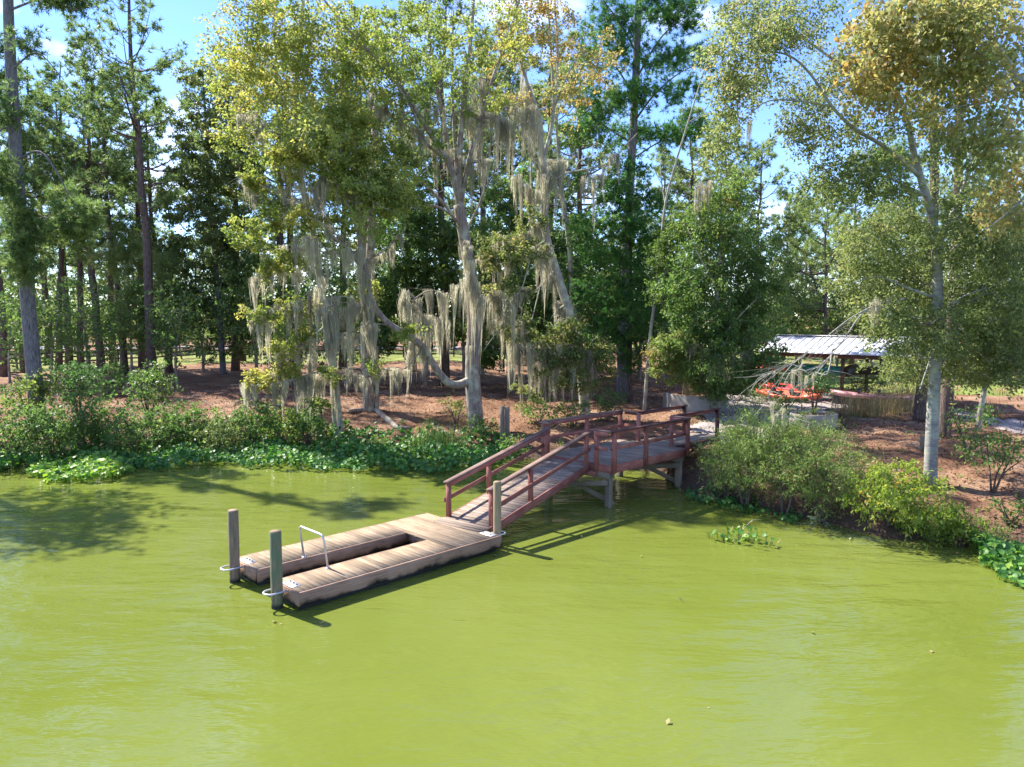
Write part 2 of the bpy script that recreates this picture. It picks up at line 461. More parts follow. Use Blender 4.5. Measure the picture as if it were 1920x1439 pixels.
def ground_mat():
    m, N, L, b = new_mat('pine_straw_ground')
    geo = N.new('ShaderNodeNewGeometry')
    n1 = N.new('ShaderNodeTexNoise'); n1.inputs['Scale'].default_value = 0.55; n1.inputs['Detail'].default_value = 6
    n2 = N.new('ShaderNodeTexNoise'); n2.inputs['Scale'].default_value = 9.0; n2.inputs['Detail'].default_value = 8; n2.inputs['Roughness'].default_value = 0.75
    L.new(geo.outputs['Position'], n1.inputs['Vector']); L.new(geo.outputs['Position'], n2.inputs['Vector'])
    r1 = ramp_node(N, [(0.3, (0.13, 0.070, 0.042)), (0.5, (0.23, 0.132, 0.083)), (0.7, (0.33, 0.22, 0.148))])
    r2 = ramp_node(N, [(0.3, (0.35, 0.34, 0.33)), (0.7, (1.4, 1.33, 1.25))])
    L.new(n1.outputs[0], r1.inputs[0]); L.new(n2.outputs[0], r2.inputs[0])
    mul = N.new('ShaderNodeMix'); mul.data_type = 'RGBA'; mul.blend_type = 'MULTIPLY'; mul.inputs[0].default_value = 1
    L.new(r1.outputs[0], mul.inputs[6]); L.new(r2.outputs[0], mul.inputs[7])
    # dark wet soil at the water's edge
    sx = N.new('ShaderNodeSeparateXYZ'); L.new(geo.outputs['Position'], sx.inputs[0])
    ma = N.new('ShaderNodeMath'); ma.operation = 'MULTIPLY_ADD'; ma.inputs[1].default_value = 0.5
    L.new(n1.outputs[0], ma.inputs[0]); L.new(sx.outputs['Z'], ma.inputs[2])
    mr = N.new('ShaderNodeMapRange'); mr.inputs['From Min'].default_value = 0.45; mr.inputs['From Max'].default_value = 0.95; mr.inputs['To Min'].default_value = 1; mr.inputs['To Max'].default_value = 0
    L.new(ma.outputs[0], mr.inputs['Value'])
    mx = N.new('ShaderNodeMix'); mx.data_type = 'RGBA'
    L.new(mr.outputs[0], mx.inputs[0]); L.new(mul.outputs[2], mx.inputs[6]); mx.inputs[7].default_value = (0.085, 0.055, 0.04, 1)
    L.new(mx.outputs[2], b.inputs['Base Color'])
    b.inputs['Roughness'].default_value = 0.95
    b.inputs['Specular IOR Level'].default_value = 0.15
    bp = N.new('ShaderNodeBump'); bp.inputs['Strength'].default_value = 0.8; bp.inputs['Distance'].default_value = 0.08
    L.new(n2.outputs[0], bp.inputs['Height']); L.new(bp.outputs[0], b.inputs['Normal'])
    return m


me = mesh_arrays('ground', np.stack([X.ravel(), Y.ravel(), Z.ravel()], -1), quads.ravel(), np.arange(0, len(quads) * 4, 4), ground_mat(), True)
tag(link('ground', me), 'bank covered in reddish brown pine straw', kind='structure')


def noise_mat(name, stops, scale, bump=0.4, rough=0.95, stretch=(1, 1, 1)):
    m, N, L, b = new_mat(name)
    geo = N.new('ShaderNodeNewGeometry')
    mp = N.new('ShaderNodeMapping'); mp.inputs['Scale'].default_value = stretch
    L.new(geo.outputs['Position'], mp.inputs[0])
    n = N.new('ShaderNodeTexNoise'); n.inputs['Scale'].default_value = scale; n.inputs['Detail'].default_value = 8; n.inputs['Roughness'].default_value = 0.65
    L.new(mp.outputs[0], n.inputs['Vector'])
    r = ramp_node(N, stops); L.new(n.outputs[0], r.inputs[0]); L.new(r.outputs[0], b.inputs['Base Color'])
    b.inputs['Roughness'].default_value = rough
    b.inputs['Specular IOR Level'].default_value = 0.2
    bp = N.new('ShaderNodeBump'); bp.inputs['Strength'].default_value = bump; bp.inputs['Distance'].default_value = 0.03
    L.new(n.outputs[0], bp.inputs['Height']); L.new(bp.outputs[0], b.inputs['Normal'])
    return m


def drape(name, outline, mat, lift, step, label, kind='structure'):
    """sheet that follows the ground inside a closed outline of world points, with a ragged edge"""
    o = np.array(outline)
    gx = np.arange(o[:, 0].min() - 1, o[:, 0].max() + 1, step); gy = np.arange(o[:, 1].min() - 1, o[:, 1].max() + 1, step)
    A, B = np.meshgrid(gx, gy)
    A = A + 0; x, y = A.ravel(), B.ravel()
    ins = np.zeros(x.shape, bool); n = len(o)
    wx = x + 0.25 * np.sin(y * 2.1 + 1.3 * np.sin(x)) + 0.12 * np.sin(y * 5.3)
    wy = y + 0.2 * np.sin(x * 1.9) + 0.1 * np.sin(x * 4.7 + 1)
    for i in range(n):
        x0, y0 = o[i]; x1, y1 = o[(i + 1) % n]
        c = (y0 > wy) != (y1 > wy)
        with np.errstate(divide='ignore', invalid='ignore'):
            ins ^= c & (wx < (x1 - x0) * (wy - y0) / (y1 - y0) + x0)
    ins = ins.reshape(A.shape)
    zz = (ground_h(x, y) + lift).reshape(A.shape)
    cell = ins[:-1, :-1] & ins[1:, 1:] & ins[:-1, 1:] & ins[1:, :-1]
    id_ = np.arange(A.size).reshape(A.shape)
    q = np.stack([id_[:-1, :-1], id_[:-1, 1:], id_[1:, 1:], id_[1:, :-1]], -1)[cell]
    me = mesh_arrays(name, np.stack([x, y, zz.ravel()], -1), q.ravel(), np.arange(0, len(q) * 4, 4), mat, True)
    return tag(link(name, me), label, kind=kind)


# ------------------------------------------------------------------ water
def water_mat():
    m, N, L, b = new_mat('algae_green_water')
    geo = N.new('ShaderNodeNewGeometry')
    n0 = N.new('ShaderNodeTexNoise'); n0.inputs['Scale'].default_value = 0.12; n0.inputs['Detail'].default_value = 4
    L.new(geo.outputs['Position'], n0.inputs['Vector'])
    r = ramp_node(N, [(0.35, (0.108, 0.134, 0.020)), (0.65, (0.130, 0.156, 0.030))])
    L.new(n0.outputs[0], r.inputs[0]); L.new(r.outputs[0], b.inputs['Base Color'])
    b.inputs['Roughness'].default_value = 0.04
    b.inputs['IOR'].default_value = 1.33
    b.inputs['Specular IOR Level'].default_value = 0.5
    def layer(scale, stretch, rot, detail):
        mp = N.new('ShaderNodeMapping'); mp.inputs['Scale'].default_value = stretch; mp.inputs['Rotation'].default_value = (0, 0, R(rot))
        L.new(geo.outputs['Position'], mp.inputs[0])
        n = N.new('ShaderNodeTexNoise'); n.inputs['Scale'].default_value = scale; n.inputs['Detail'].default_value = detail; n.inputs['Roughness'].default_value = 0.5
        L.new(mp.outputs[0], n.inputs['Vector'])
        return n
    a = layer(1.5, (0.6, 1.6, 1), 16, 3)
    w_ = layer(0.32, (0.6, 1.7, 1), 20, 2)
    wm_ = N.new('ShaderNodeMath'); wm_.operation = 'MULTIPLY'; wm_.inputs[1].default_value = 2.4
    L.new(w_.outputs[0], wm_.inputs[0])
    c = layer(5.0, (0.7, 1.7, 1), -8, 2)
    # calm and ruffled patches
    p = N.new('ShaderNodeTexNoise'); p.inputs['Scale'].default_value = 0.16; p.inputs['Detail'].default_value = 3
    L.new(geo.outputs['Position'], p.inputs['Vector'])
    pr = N.new('ShaderNodeMapRange'); pr.inputs['From Min'].default_value = 0.35; pr.inputs['From Max'].default_value = 0.65; pr.inputs['To Min'].default_value = 0.35; pr.inputs['To Max'].default_value = 1.0
    L.new(p.outputs[0], pr.inputs['Value'])
    mul = N.new('ShaderNodeMath'); mul.operation = 'MULTIPLY'; mul.inputs[1].default_value = 0.2
    L.new(c.outputs[0], mul.inputs[0])
    ad = N.new('ShaderNodeMath'); ad.operation = 'ADD'
    L.new(a.outputs[0], ad.inputs[0]); L.new(mul.outputs[0], ad.inputs[1])
    ad2 = N.new('ShaderNodeMath'); ad2.operation = 'ADD'
    L.new(ad.outputs[0], ad2.inputs[0]); L.new(wm_.outputs[0], ad2.inputs[1])
    bp = N.new('ShaderNodeBump'); bp.inputs['Distance'].default_value = 0.078
    L.new(pr.outputs[0], bp.inputs['Strength']); L.new(ad2.outputs[0], bp.inputs['Height'])
    L.new(bp.outputs[0], b.inputs['Normal'])
    return m


wm = MB()
wm.add([(-900, -900, 0), (900, -900, 0), (900, 120, 0), (-900, 120, 0)], [[0, 1, 2, 3]])
tag(wm.build('water', water_mat()), 'opaque lime green lake water with light ripples', kind='structure')

# ------------------------------------------------------------------ lawn, paths, road
lawn_m = noise_mat('lawn_grass', [(0.3, (0.09, 0.125, 0.025)), (0.55, (0.17, 0.20, 0.045)), (0.75, (0.25, 0.25, 0.08))], 0.9)
drape('lawn', [(-120, 60), (-38, 57.5), (-31, 66), (-22, 68), (-8, 70), (4, 74), (4, 90), (-120, 90)], lawn_m, 0.03, 0.8, 'sunlit yellow green lawn beyond the pine stand')
drape('lawn', [(15, 47), (24, 42), (34, 37.5), (60, 36), (120, 40), (120, 110), (14, 110)], lawn_m, 0.03, 0.8, 'sunlit lawn behind the boat shelter')
road_m = noise_mat('pale_road', [(0.3, (0.28, 0.28, 0.28)), (0.7, (0.36, 0.36, 0.35))], 1.2, 0.1)
drape('road', [(-200, 93), (4, 93), (4, 101), (-200, 101)], road_m, 0.04, 1.5, 'pale road seen between the trunks')
path_m = noise_mat('sandy_path', [(0.3, (0.20, 0.165, 0.145)), (0.7, (0.36, 0.315, 0.285))], 2.5, 0.3)
p_ = lambda x, y, z=1.45: tuple(at_z(x, y, z)[:2])
drape('path', [p_(1290, 792), p_(1380, 815), p_(1500, 790), p_(1600, 765), p_(1600, 738), p_(1480, 742), p_(1400, 728), p_(1330, 760)], path_m, 0.03, 0.25, 'pale sandy path leading from the pier to the boat shelter')
drape('path', [p_(1770, 776), p_(1850, 800), p_(2000, 822), p_(2200, 835), p_(2200, 815), p_(2000, 803), p_(1850, 780), p_(1770, 764)], path_m, 0.03, 0.25, 'narrow pale path at the right behind the slim leaning tree')

# ------------------------------------------------------------------ floating dock
U = Vector((0.7147, 0.6995, 0)); V = Vector((0.6995, -0.7147, 0))
ANG = math.atan2(U.y, U.x)
DO = Vector((-6.553, 17.191, 0))
DL, DW, DT = 5.71, 3.06, 0.42      # length, width, deck height
WELL0, WELL1, WELLU = 1.11, 2.06, 4.19
dock = thing('floating_dock', 'u-shaped floating wooden dock with a narrow boat slot and steel grab rail', 'dock', DO, ANG)
# local x = u, local y = -v
plank_cache = {}


def plank_mesh(length, width, thick, mat, k):
    key = (round(length, 2), round(width, 3), thick, mat.name, k)
    if key not in plank_cache:
        b = MB(); r = random.Random(k)
        b.beam((-length / 2 + r.uniform(-.006, .006), 0, 0), (length / 2 + r.uniform(-.006, .006), 0, r.uniform(-.004, .004)), width, thick, ch=0.005)
        plank_cache[key] = b.mesh('plank', mat)
    return plank_cache[key]


def plank(parent, x, y, z, length, width, mat, rz=R(90), ry=0.0):
    o = link('plank', plank_mesh(length, width, 0.036, mat, random.randrange(3)), parent)
    o.location = (x, y, z + random.uniform(-.003, .004))
    o.rotation_euler = (random.uniform(-.01, .01), ry, rz + random.uniform(-.006, .006))
    return o


PW = 0.1427
n = int(DL / PW)
for i in range(n):
    u = (i + 0.5) * DL / n
    w = DL / n - 0.007
    if u < WELLU - 0.02:
        plank(dock, u, -(WELL0 + 0.0) / 2 - 0.005, DT - 0.018, WELL0 - 0.02, w, M['dock_deck'])
        plank(dock, u, -(WELL1 + DW) / 2, DT - 0.018, DW - WELL1 - 0.02, w, M['dock_deck'])
    else:
        plank(dock, u, -DW / 2, DT - 0.018, DW - 0.02, w, M['dock_deck'])
zt = DT - 0.004


def side(p0, p1, h=0.30, name='side_board', mat=None, zc=None, t=0.045):
    b = MB()
    L_ = (Vector(p1) - Vector(p0)).length
    b.beam((-L_ / 2, 0, 0), (L_ / 2, 0, 0), t, h)
    o = b.build(name, mat or M['dock_side'], dock)
    m_ = (Vector(p0) + Vector(p1)) / 2
    o.location = (m_.x, m_.y, zt - h / 2 if zc is None else zc)
    o.rotation_euler = (0, 0, math.atan2(p1[1] - p0[1], p1[0] - p0[0]))
    return o


e = 0.0225
side((0, e, 0), (DL, e, 0)); side((0, -DW - e, 0), (DL, -DW - e, 0))
side((-e, 2 * e, 0), (-e, -WELL0 - e, 0)); side((-e, -WELL1 + e, 0), (-e, -DW - 2 * e, 0))
side((DL + e, 2 * e, 0), (DL + e, -DW - 2 * e, 0))
side((0.002, -WELL0 + 0.001 - e, 0), (WELLU + 2 * e, -WELL0 + 0.001 - e, 0)); side((0.002, -WELL1 - 0.001 + e, 0), (WELLU + 2 * e, -WELL1 - 0.001 + e, 0))
side((WELLU + e, -WELL0 - 2 * e, 0), (WELLU + e, -WELL1 + 2 * e, 0))
fl = MB()
fl.box((DL / 2, -WELL0 / 2, 0.05), (DL - 0.16, WELL0 - 0.16, 0.26)); fl.box((DL / 2, -(WELL1 + DW) / 2, 0.048), (DL - 0.16, DW - WELL1 - 0.16, 0.262))
fl.build('float', M['black_float'], dock)


def pile_ring(x, y, dx, lift=0.0, L_=0.42, w=0.30):
    """steel hoop held by a bolted plate; dx = outward direction along local x"""
    pl = MB(); pl.box((x - dx * 0.12, y, DT + 0.006), (0.24, 0.44, 0.010), ch=0.002)
    po = pl.build('mount_plate', M['galv'], dock)
    for k in (-0.14, 0.0, 0.14):
        b = MB(); b.tube([(x - dx * 0.17, y + k, DT + 0.011), (x - dx * 0.17, y + k, DT + 0.028)], 0.018, 8)
        b.build('bolt', M['bolt'], po)
    r = MB()
    pts = []
    for k in range(17):
        a = -math.pi / 2 + math.pi * k / 16
        pts.append((x + dx * (L_ - w / 2 + 0.02 + w / 2 * math.cos(a)), y + w / 2 * 1.02 * math.sin(a), DT - 0.055 + lift))
    pts = [(x - dx * 0.10, pts[0][1], DT - 0.055 + lift)] + pts + [(x - dx * 0.10, pts[-1][1], DT - 0.055 + lift)]
    r.tube([(p[0] + dx * 0.06, p[1], p[2]) for p in pts], 0.021, 8)
    r.build('pile_ring', M['galv'], dock, True)


V1, V2, V3 = 0.42, 2.52, 2.80
pile_ring(0, -V1, -1); pile_ring(0, -V2, -1); pile_ring(DL, -V3 + 0.03, 1, L_=0.36, w=0.28)
gr = MB()
hz = 0.78
hp = [(1.20, -1.09, DT), (1.12, -1.09, DT + hz - 0.12), (1.105, -1.11, DT + hz - 0.04), (1.10, -1.17, DT + hz), (1.10, -2.09, DT + hz), (1.105, -2.15, DT + hz - 0.04), (1.12, -2.17, DT + hz - 0.12), (1.20, -2.17, DT)]
gr.tube(hp, 0.024, 10)
gro = gr.build('grab_rail', M['galv'], dock, True)
for y in (-1.09, -2.17):
    b = MB(); b.tube([(1.2, y, DT), (1.2, y, DT + 0.016)], 0.055, 12); b.build('flange', M['galv'], gro)


def dock_w(u, v, z=0.0):
    return DO + U * u + V * v + Vector((0, 0, z))


def mooring_pile(u, v, top, r, mat, label):
    p = dock_w(u, v)
    b = MB()
    lean = random.uniform(-.012, .012)
    b.tube([(0, 0, -2.2), (lean, 0, 0.2), (lean * 2, 0, top - 0.012), (lean * 2, 0, top)], [r * 1.04, r, r, r * 0.94], 20)
    t = thing('mooring_pile', label, 'pile', p, 0, 'mooring piles of the floating dock')
    b.build('post', mat, t, True)
    c = MB(); c.tube([(lean * 2, 0, top - 0.002), (lean * 2, 0, top + 0.012)], [r * 0.92, r * 0.88], 20); c.build('end_grain', M['dock_deck'], t)
    return t


mooring_pile(-0.20, V1, 1.68, 0.118, M['pile_brown'], 'brown round pile at the end of the dock finger farther from the camera')
mooring_pile(-0.22, V2, 1.64, 0.122, M['pile_green'], 'green stained round pile at the end of the nearest dock finger')
mooring_pile(5.90, V3 - 0.03, 1.76, 0.105, M['pile_tan'], 'tan round pile beside the foot of the sloping ramp')

# ------------------------------------------------------------------ gangway
PO = Vector((3.12, 23.3, 0))
PD = 1.40
g0 = Vector((-1.23, 20.13, 0.46)); g1 = PO - U * 0.24 - V * 1.56 + Vector((0, 0, 1.37))
gd = (g1 - g0); GL = gd.length
gh = Vector((gd.x, gd.y, 0)).normalized()
gang = thing('gangway', 'sloping reddish wooden ramp with handrails between dock and pier', 'gangway', g0, math.atan2(gd.y, gd.x))
slope = math.asin(gd.z / GL)
GWD = 1.62
gx = lambda s, y, z: (s * math.cos(slope) - 0 * z, y, s * math.sin(slope) + z)     # vertical offsets stay vertical
n = int(GL / 0.147)
for i in range(n):
    s = (i + 0.5) * GL / n
    plank(gang, s * math.cos(slope), 0, s * math.sin(slope) - 0.018, GWD, GL / n - 0.012, M['ramp_deck'])
for o_ in gang.children: o_.rotation_euler = (slope * 1.0, o_.rotation_euler[1], R(90)) if False else (o_.rotation_euler[0], 0, R(90))
for o_ in gang.children:
    q = Quaternion((0, 1, 0), -slope) @ Quaternion((0, 0, 1), R(90) + random.uniform(-.006, .006))
    o_.rotation_mode = 'QUATERNION'; o_.rotation_quaternion = q


def timber(parent, name, p0, p1, w, h, mat, up=(0, 0, 1)):
    """timber as an object of its own with local X along its length"""
    p0, p1 = Vector(p0), Vector(p1)
    d = p1 - p0; L_ = d.length
    b = MB(); b.beam((-L_ / 2, 0, 0), (L_ / 2, 0, 0), w, h)
    o = b.build(name, mat, parent)
    x = d.normalized(); up = Vector(up)
    y = up.cross(x)
    if y.length < 1e-4: y = Vector((0, 1, 0)).cross(x) if abs(x.y) < .9 else Vector((1, 0, 0)).cross(x)
    y.normalize(); z = x.cross(y)
    o.matrix_local = Matrix.Translation((p0 + p1) / 2) @ Matrix((x, y, z)).transposed().to_4x4()
    return o


for sgn in (1, -1):
    y = sgn * (GWD / 2 + 0.024)
    timber(gang, 'stringer', gx(-0.02, y, -0.115), gx(GL - 0.04, y, -0.115), 0.045, 0.24, M['red_rail'])
    yp = sgn * (GWD / 2 - 0.04)
    for s in (0.10, 1.95, GL - 0.16) if sgn > 0 else (0.10, 1.95, GL - 0.16):
        timber(gang, 'rail_post', gx(s, yp, -0.02), gx(s, yp, 0.985), 0.115, 0.115, M['red_rail'], up=(1, 0, 0))
    timber(gang, 'cap_rail', gx(-0.02, yp, 1.006), gx(GL + 0.0, yp, 1.006), 0.17, 0.045, M['cap_rail'])
    timber(gang, 'sub_rail', gx(0.03, yp - sgn * 0.078, 0.92), gx(GL - 0.05, yp - sgn * 0.078, 0.92), 0.036, 0.11, M['red_rail'])
    timber(gang, 'mid_rail', gx(0.0, yp + sgn * 0.078, 0.48), gx(GL - 0.03, yp + sgn * 0.078, 0.48), 0.036, 0.12, M['red_rail'])
# toe boards of the ramp lying on the dock
for k in range(3):
    plank(gang, -0.10 - 0.15 * k, 0, -0.012 - 0.008 * k - 0.004, GWD + 0.06, 0.14, M['ramp_deck'])

# ------------------------------------------------------------------ fixed pier
pier = thing('pier', 'fixed reddish wooden pier platform on piles with a walkway to the bank', 'pier', PO, ANG)
# local: x = u, y = -v
PL, PWD = 4.28, 2.85
n = int(PL / 0.147)
for i in range(n):
    plank(pier, (i + 0.5) * PL / n, PWD / 2, PD - 0.018, PWD, PL / n - 0.010, M['pier_deck'])
WX1, WY0, WY1 = PL + 3.35, 0.66, 2.10
n = int((WX1 - PL) / 0.147)
for i in range(n):
    plank(pier, PL + (i + 0.5) * (WX1 - PL) / n, (WY0 + WY1) / 2, PD - 0.020, WY1 - WY0 + 0.12, (WX1 - PL) / n - 0.010, M['pier_deck'])
# rim boards
f_ = 0.024
timber(pier, 'rim_board', (-0.002, -f_, PD - 0.15), (PL, -f_, PD - 0.15), 0.045, 0.26, M['red_rail'])
timber(pier, 'rim_board', (-0.002, PWD + f_, PD - 0.15), (PL, PWD + f_, PD - 0.15), 0.045, 0.26, M['red_rail'])
timber(pier, 'rim_board', (-f_ - 0.002, -2 * f_, PD - 0.15), (-f_ - 0.002, PWD + 2 * f_, PD - 0.15), 0.045, 0.26, M['red_rail'])
timber(pier, 'rim_board', (PL + f_ - .002, -2 * f_, PD - 0.155), (PL + f_ - .002, PWD + 2 * f_, PD - 0.155), 0.045, 0.25, M['red_rail'])
timber(pier, 'rim_board', (PL + 2 * f_, WY0 - 0.09, PD - 0.15), (WX1, WY0 - 0.09, PD - 0.15), 0.045, 0.22, M['dark_cap'])
timber(pier, 'rim_board', (PL + 2 * f_, WY1 + 0.09, PD - 0.15), (WX1, WY1 + 0.09, PD - 0.15), 0.045, 0.22, M['dark_cap'])
# ledger under the ramp head
timber(pier, 'ledger', (-0.14, 0.45, PD - 0.34), (-0.14, 2.5, PD - 0.34), 0.12, 0.14, M['red_rail'])
RT = 1.08     # rail height


def ppost(x, y, z0=None, z1=None, name='rail_post', mat=None):
    timber(pier, name, (x, y, PD - 0.26 if z0 is None else z0), (x, y, PD + RT - 0.02 if z1 is None else z1), 0.12, 0.12, mat or M['red_rail'], up=(1, 0, 0))


def prail(p0, p1, cap='cap_rail', mid=True, side_=0.08, ext=0.05):
    p0, p1 = Vector((*p0, 0)), Vector((*p1, 0))
    d = (p1 - p0).normalized(); s = Vector((-d.y, d.x, 0)) * side_
    z = lambda v, h: (v.x, v.y, PD + h)
    timber(pier, 'cap_rail', z(p0 - d * ext, RT), z(p1 + d * ext, RT), 0.18, 0.045, M[cap])
    timber(pier, 'sub_rail', z(p0 + s, RT - 0.075), z(p1 + s, RT - 0.085), 0.036, 0.11, M['red_rail'])
    if mid: timber(pier, 'mid_rail', z(p0 + s, 0.52), z(p1 + s, 0.52), 0.036, 0.115, M['red_rail'])


o_ = -0.10
for x, y in ((0.05, o_), (1.75, o_), (PL - 0.02, o_), (-0.10, 0.50), (0.05, PWD - o_), (-0.10, PWD - 0.22), (2.35, PWD - o_), (PL + 0.05, PWD - o_)): ppost(x, y)
prail((0.0, o_), (PL + 0.0, o_), 'dark_cap', side_=0.08)
prail((-0.10, 0.53), (-0.10, -0.02), 'cap_rail', True, -0.08, 0.06)
prail((-0.10, PWD - 0.25), (-0.10, PWD + 0.02), 'cap_rail', True, -0.08, 0.06)
prail((0.0, PWD - o_), (PL + 0.1, PWD - o_), 'cap_rail', side_=-0.08)
ppost(PL + 0.10, WY1 + 0.02); ppost(PL + 0.10, WY0 + 0.0)
prail((PL + 0.11, PWD - 0.02), (PL + 0.11, WY1 + 0.05), 'cap_rail', True, 0.08, 0.0)
prail((PL + 0.11, o_ + 0.1), (PL + 0.11, WY0 - 0.03), 'cap_rail', True, 0.08, 0.04)
prail((PL + 0.19, WY1 + 0.04), (WX1 - 0.05, WY1 + 0.04), 'dark_cap', False, 0.08)
prail((PL + 0.19, WY0 - 0.02), (WX1 - 0.05, WY0 - 0.02), 'dark_cap', False, 0.08)
ppost(WX1 - 0.1, WY1 + 0.04, mat=M['dark_cap']); ppost(WX1 - 0.1, WY0 - 0.02, mat=M['dark_cap'])
# piles, caps and braces
pil = [(0.05, 0.10), (PL - 0.25, 0.10), (0.05, PWD - 0.15), (PL - 0.25, PWD - 0.15)]
for x, y in pil:
    timber(pier, 'pile', (x, y, -1.6), (x, y, PD - 0.285), 0.19, 0.19, M['grey_timber'], up=(1, 0, 0))
for x in (0.05, PL - 0.25):
    for dx in (-0.12, 0.12):
        timber(pier, 'pile_cap', (x + dx, -0.02, PD - 0.36), (x + dx, PWD + 0.02, PD - 0.36), 0.045, 0.20, M['grey_timber'])
    a, b = 0.02, PWD - 0.1
    timber(pier, 'brace', (x - 0.17, a, PD - 0.56), (x - 0.17, b, 0.34), 0.045, 0.16, M['grey_timber'])
    timber(pier, 'brace', (x + 0.17, a, 0.10), (x + 0.17, b, PD - 0.58), 0.045, 0.16, M['grey_timber'])
for y in (0.5, 1.4, 2.3):
    timber(pier, 'joist', (0.0, y, PD - 0.14), (PL - 0.02, y, PD - 0.14), 0.045, 0.2, M['grey_timber'])

# ================================================================== vegetation builders
def cat_rom(P, n=5):
    P = [np.asarray(p, float) for p in P]
    if len(P) < 3:
        return [P[0] + (P[-1] - P[0]) * t for t in np.linspace(0, 1, n + 1)]
    Q = [2 * P[0] - P[1]] + P + [2 * P[-1] - P[-2]]
    out = []
    for i in range(1, len(Q) - 2):
        p0, p1, p2, p3 = Q[i - 1], Q[i], Q[i + 1], Q[i + 2]
        for k in range(n):
            t = k / n
            out.append(0.5 * (2 * p1 + (p2 - p0) * t + (2 * p0 - 5 * p1 + 4 * p2 - p3) * t * t + (3 * p1 - p0 - 3 * p2 + p3) * t ** 3))
    out.append(P[-1])
    return out


def unit(a):
    return a / np.maximum(np.linalg.norm(a, axis=-1, keepdims=True), 1e-9)


def leaves_mesh(name, cen, out_dir, size, mat, tint, aspect=0.6, droop=0.3, fold=0.18, flat=0.6):
    """one folded four-cornered leaf per centre; sizes vary"""
    n = len(cen)
    ax = unit(out_dir * 0.6 + rng.normal(size=(n, 3)) * 0.75 + np.array([0, 0, -droop]))
    nr = unit(np.array([0, 0, flat]) + rng.normal(size=(n, 3)) * 0.6)
    sd = unit(np.cross(ax, nr)); nr = np.cross(sd, ax)
    L_ = (size * rng.uniform(0.65, 1.3, n))[:, None]
    W_ = L_ * aspect * 0.5
    b = cen; t = cen + ax * L_ - nr * L_ * 0.1
    m = cen + ax * L_ * 0.48 + nr * L_ * fold * 0.5
    co = np.stack([b, m + sd * W_, t, m - sd * W_], 1).reshape(-1, 3)
    f = np.arange(n * 4)
    return mesh_arrays(name, co, f, np.arange(0, n * 4, 4), mat, False, np.repeat(np.clip(tint, 0, 1), 4))


def needles_mesh(name, cen, dirs, mat, tint, n_needles=12, length=0.26, width=0.03, spread=0.8):
    """pine tufts: a burst of narrow triangles round each shoot"""
    k = len(cen)
    d = np.repeat(unit(dirs), n_needles, 0); c = np.repeat(cen, n_needles, 0)
    a = unit(d * rng.uniform(0.1, 1.0, (k * n_needles, 1)) + unit(rng.normal(size=(k * n_needles, 3))) * spread)
    s = unit(np.cross(a, rng.normal(size=a.shape)))
    L_ = length * rng.uniform(0.7, 1.15, (k * n_needles, 1))
    st = c + a * 0.02
    co = np.stack([st + s * width / 2, st - s * width / 2, st + a * L_], 1).reshape(-1, 3)
    f = np.arange(len(co))
    tt = np.clip(np.repeat(tint, n_needles) + rng.normal(size=k * n_needles) * 0.06, 0, 1)
    return mesh_arrays(name, co, f, np.arange(0, len(co), 3), mat, False, np.repeat(tt, 3))


SKEL = {}


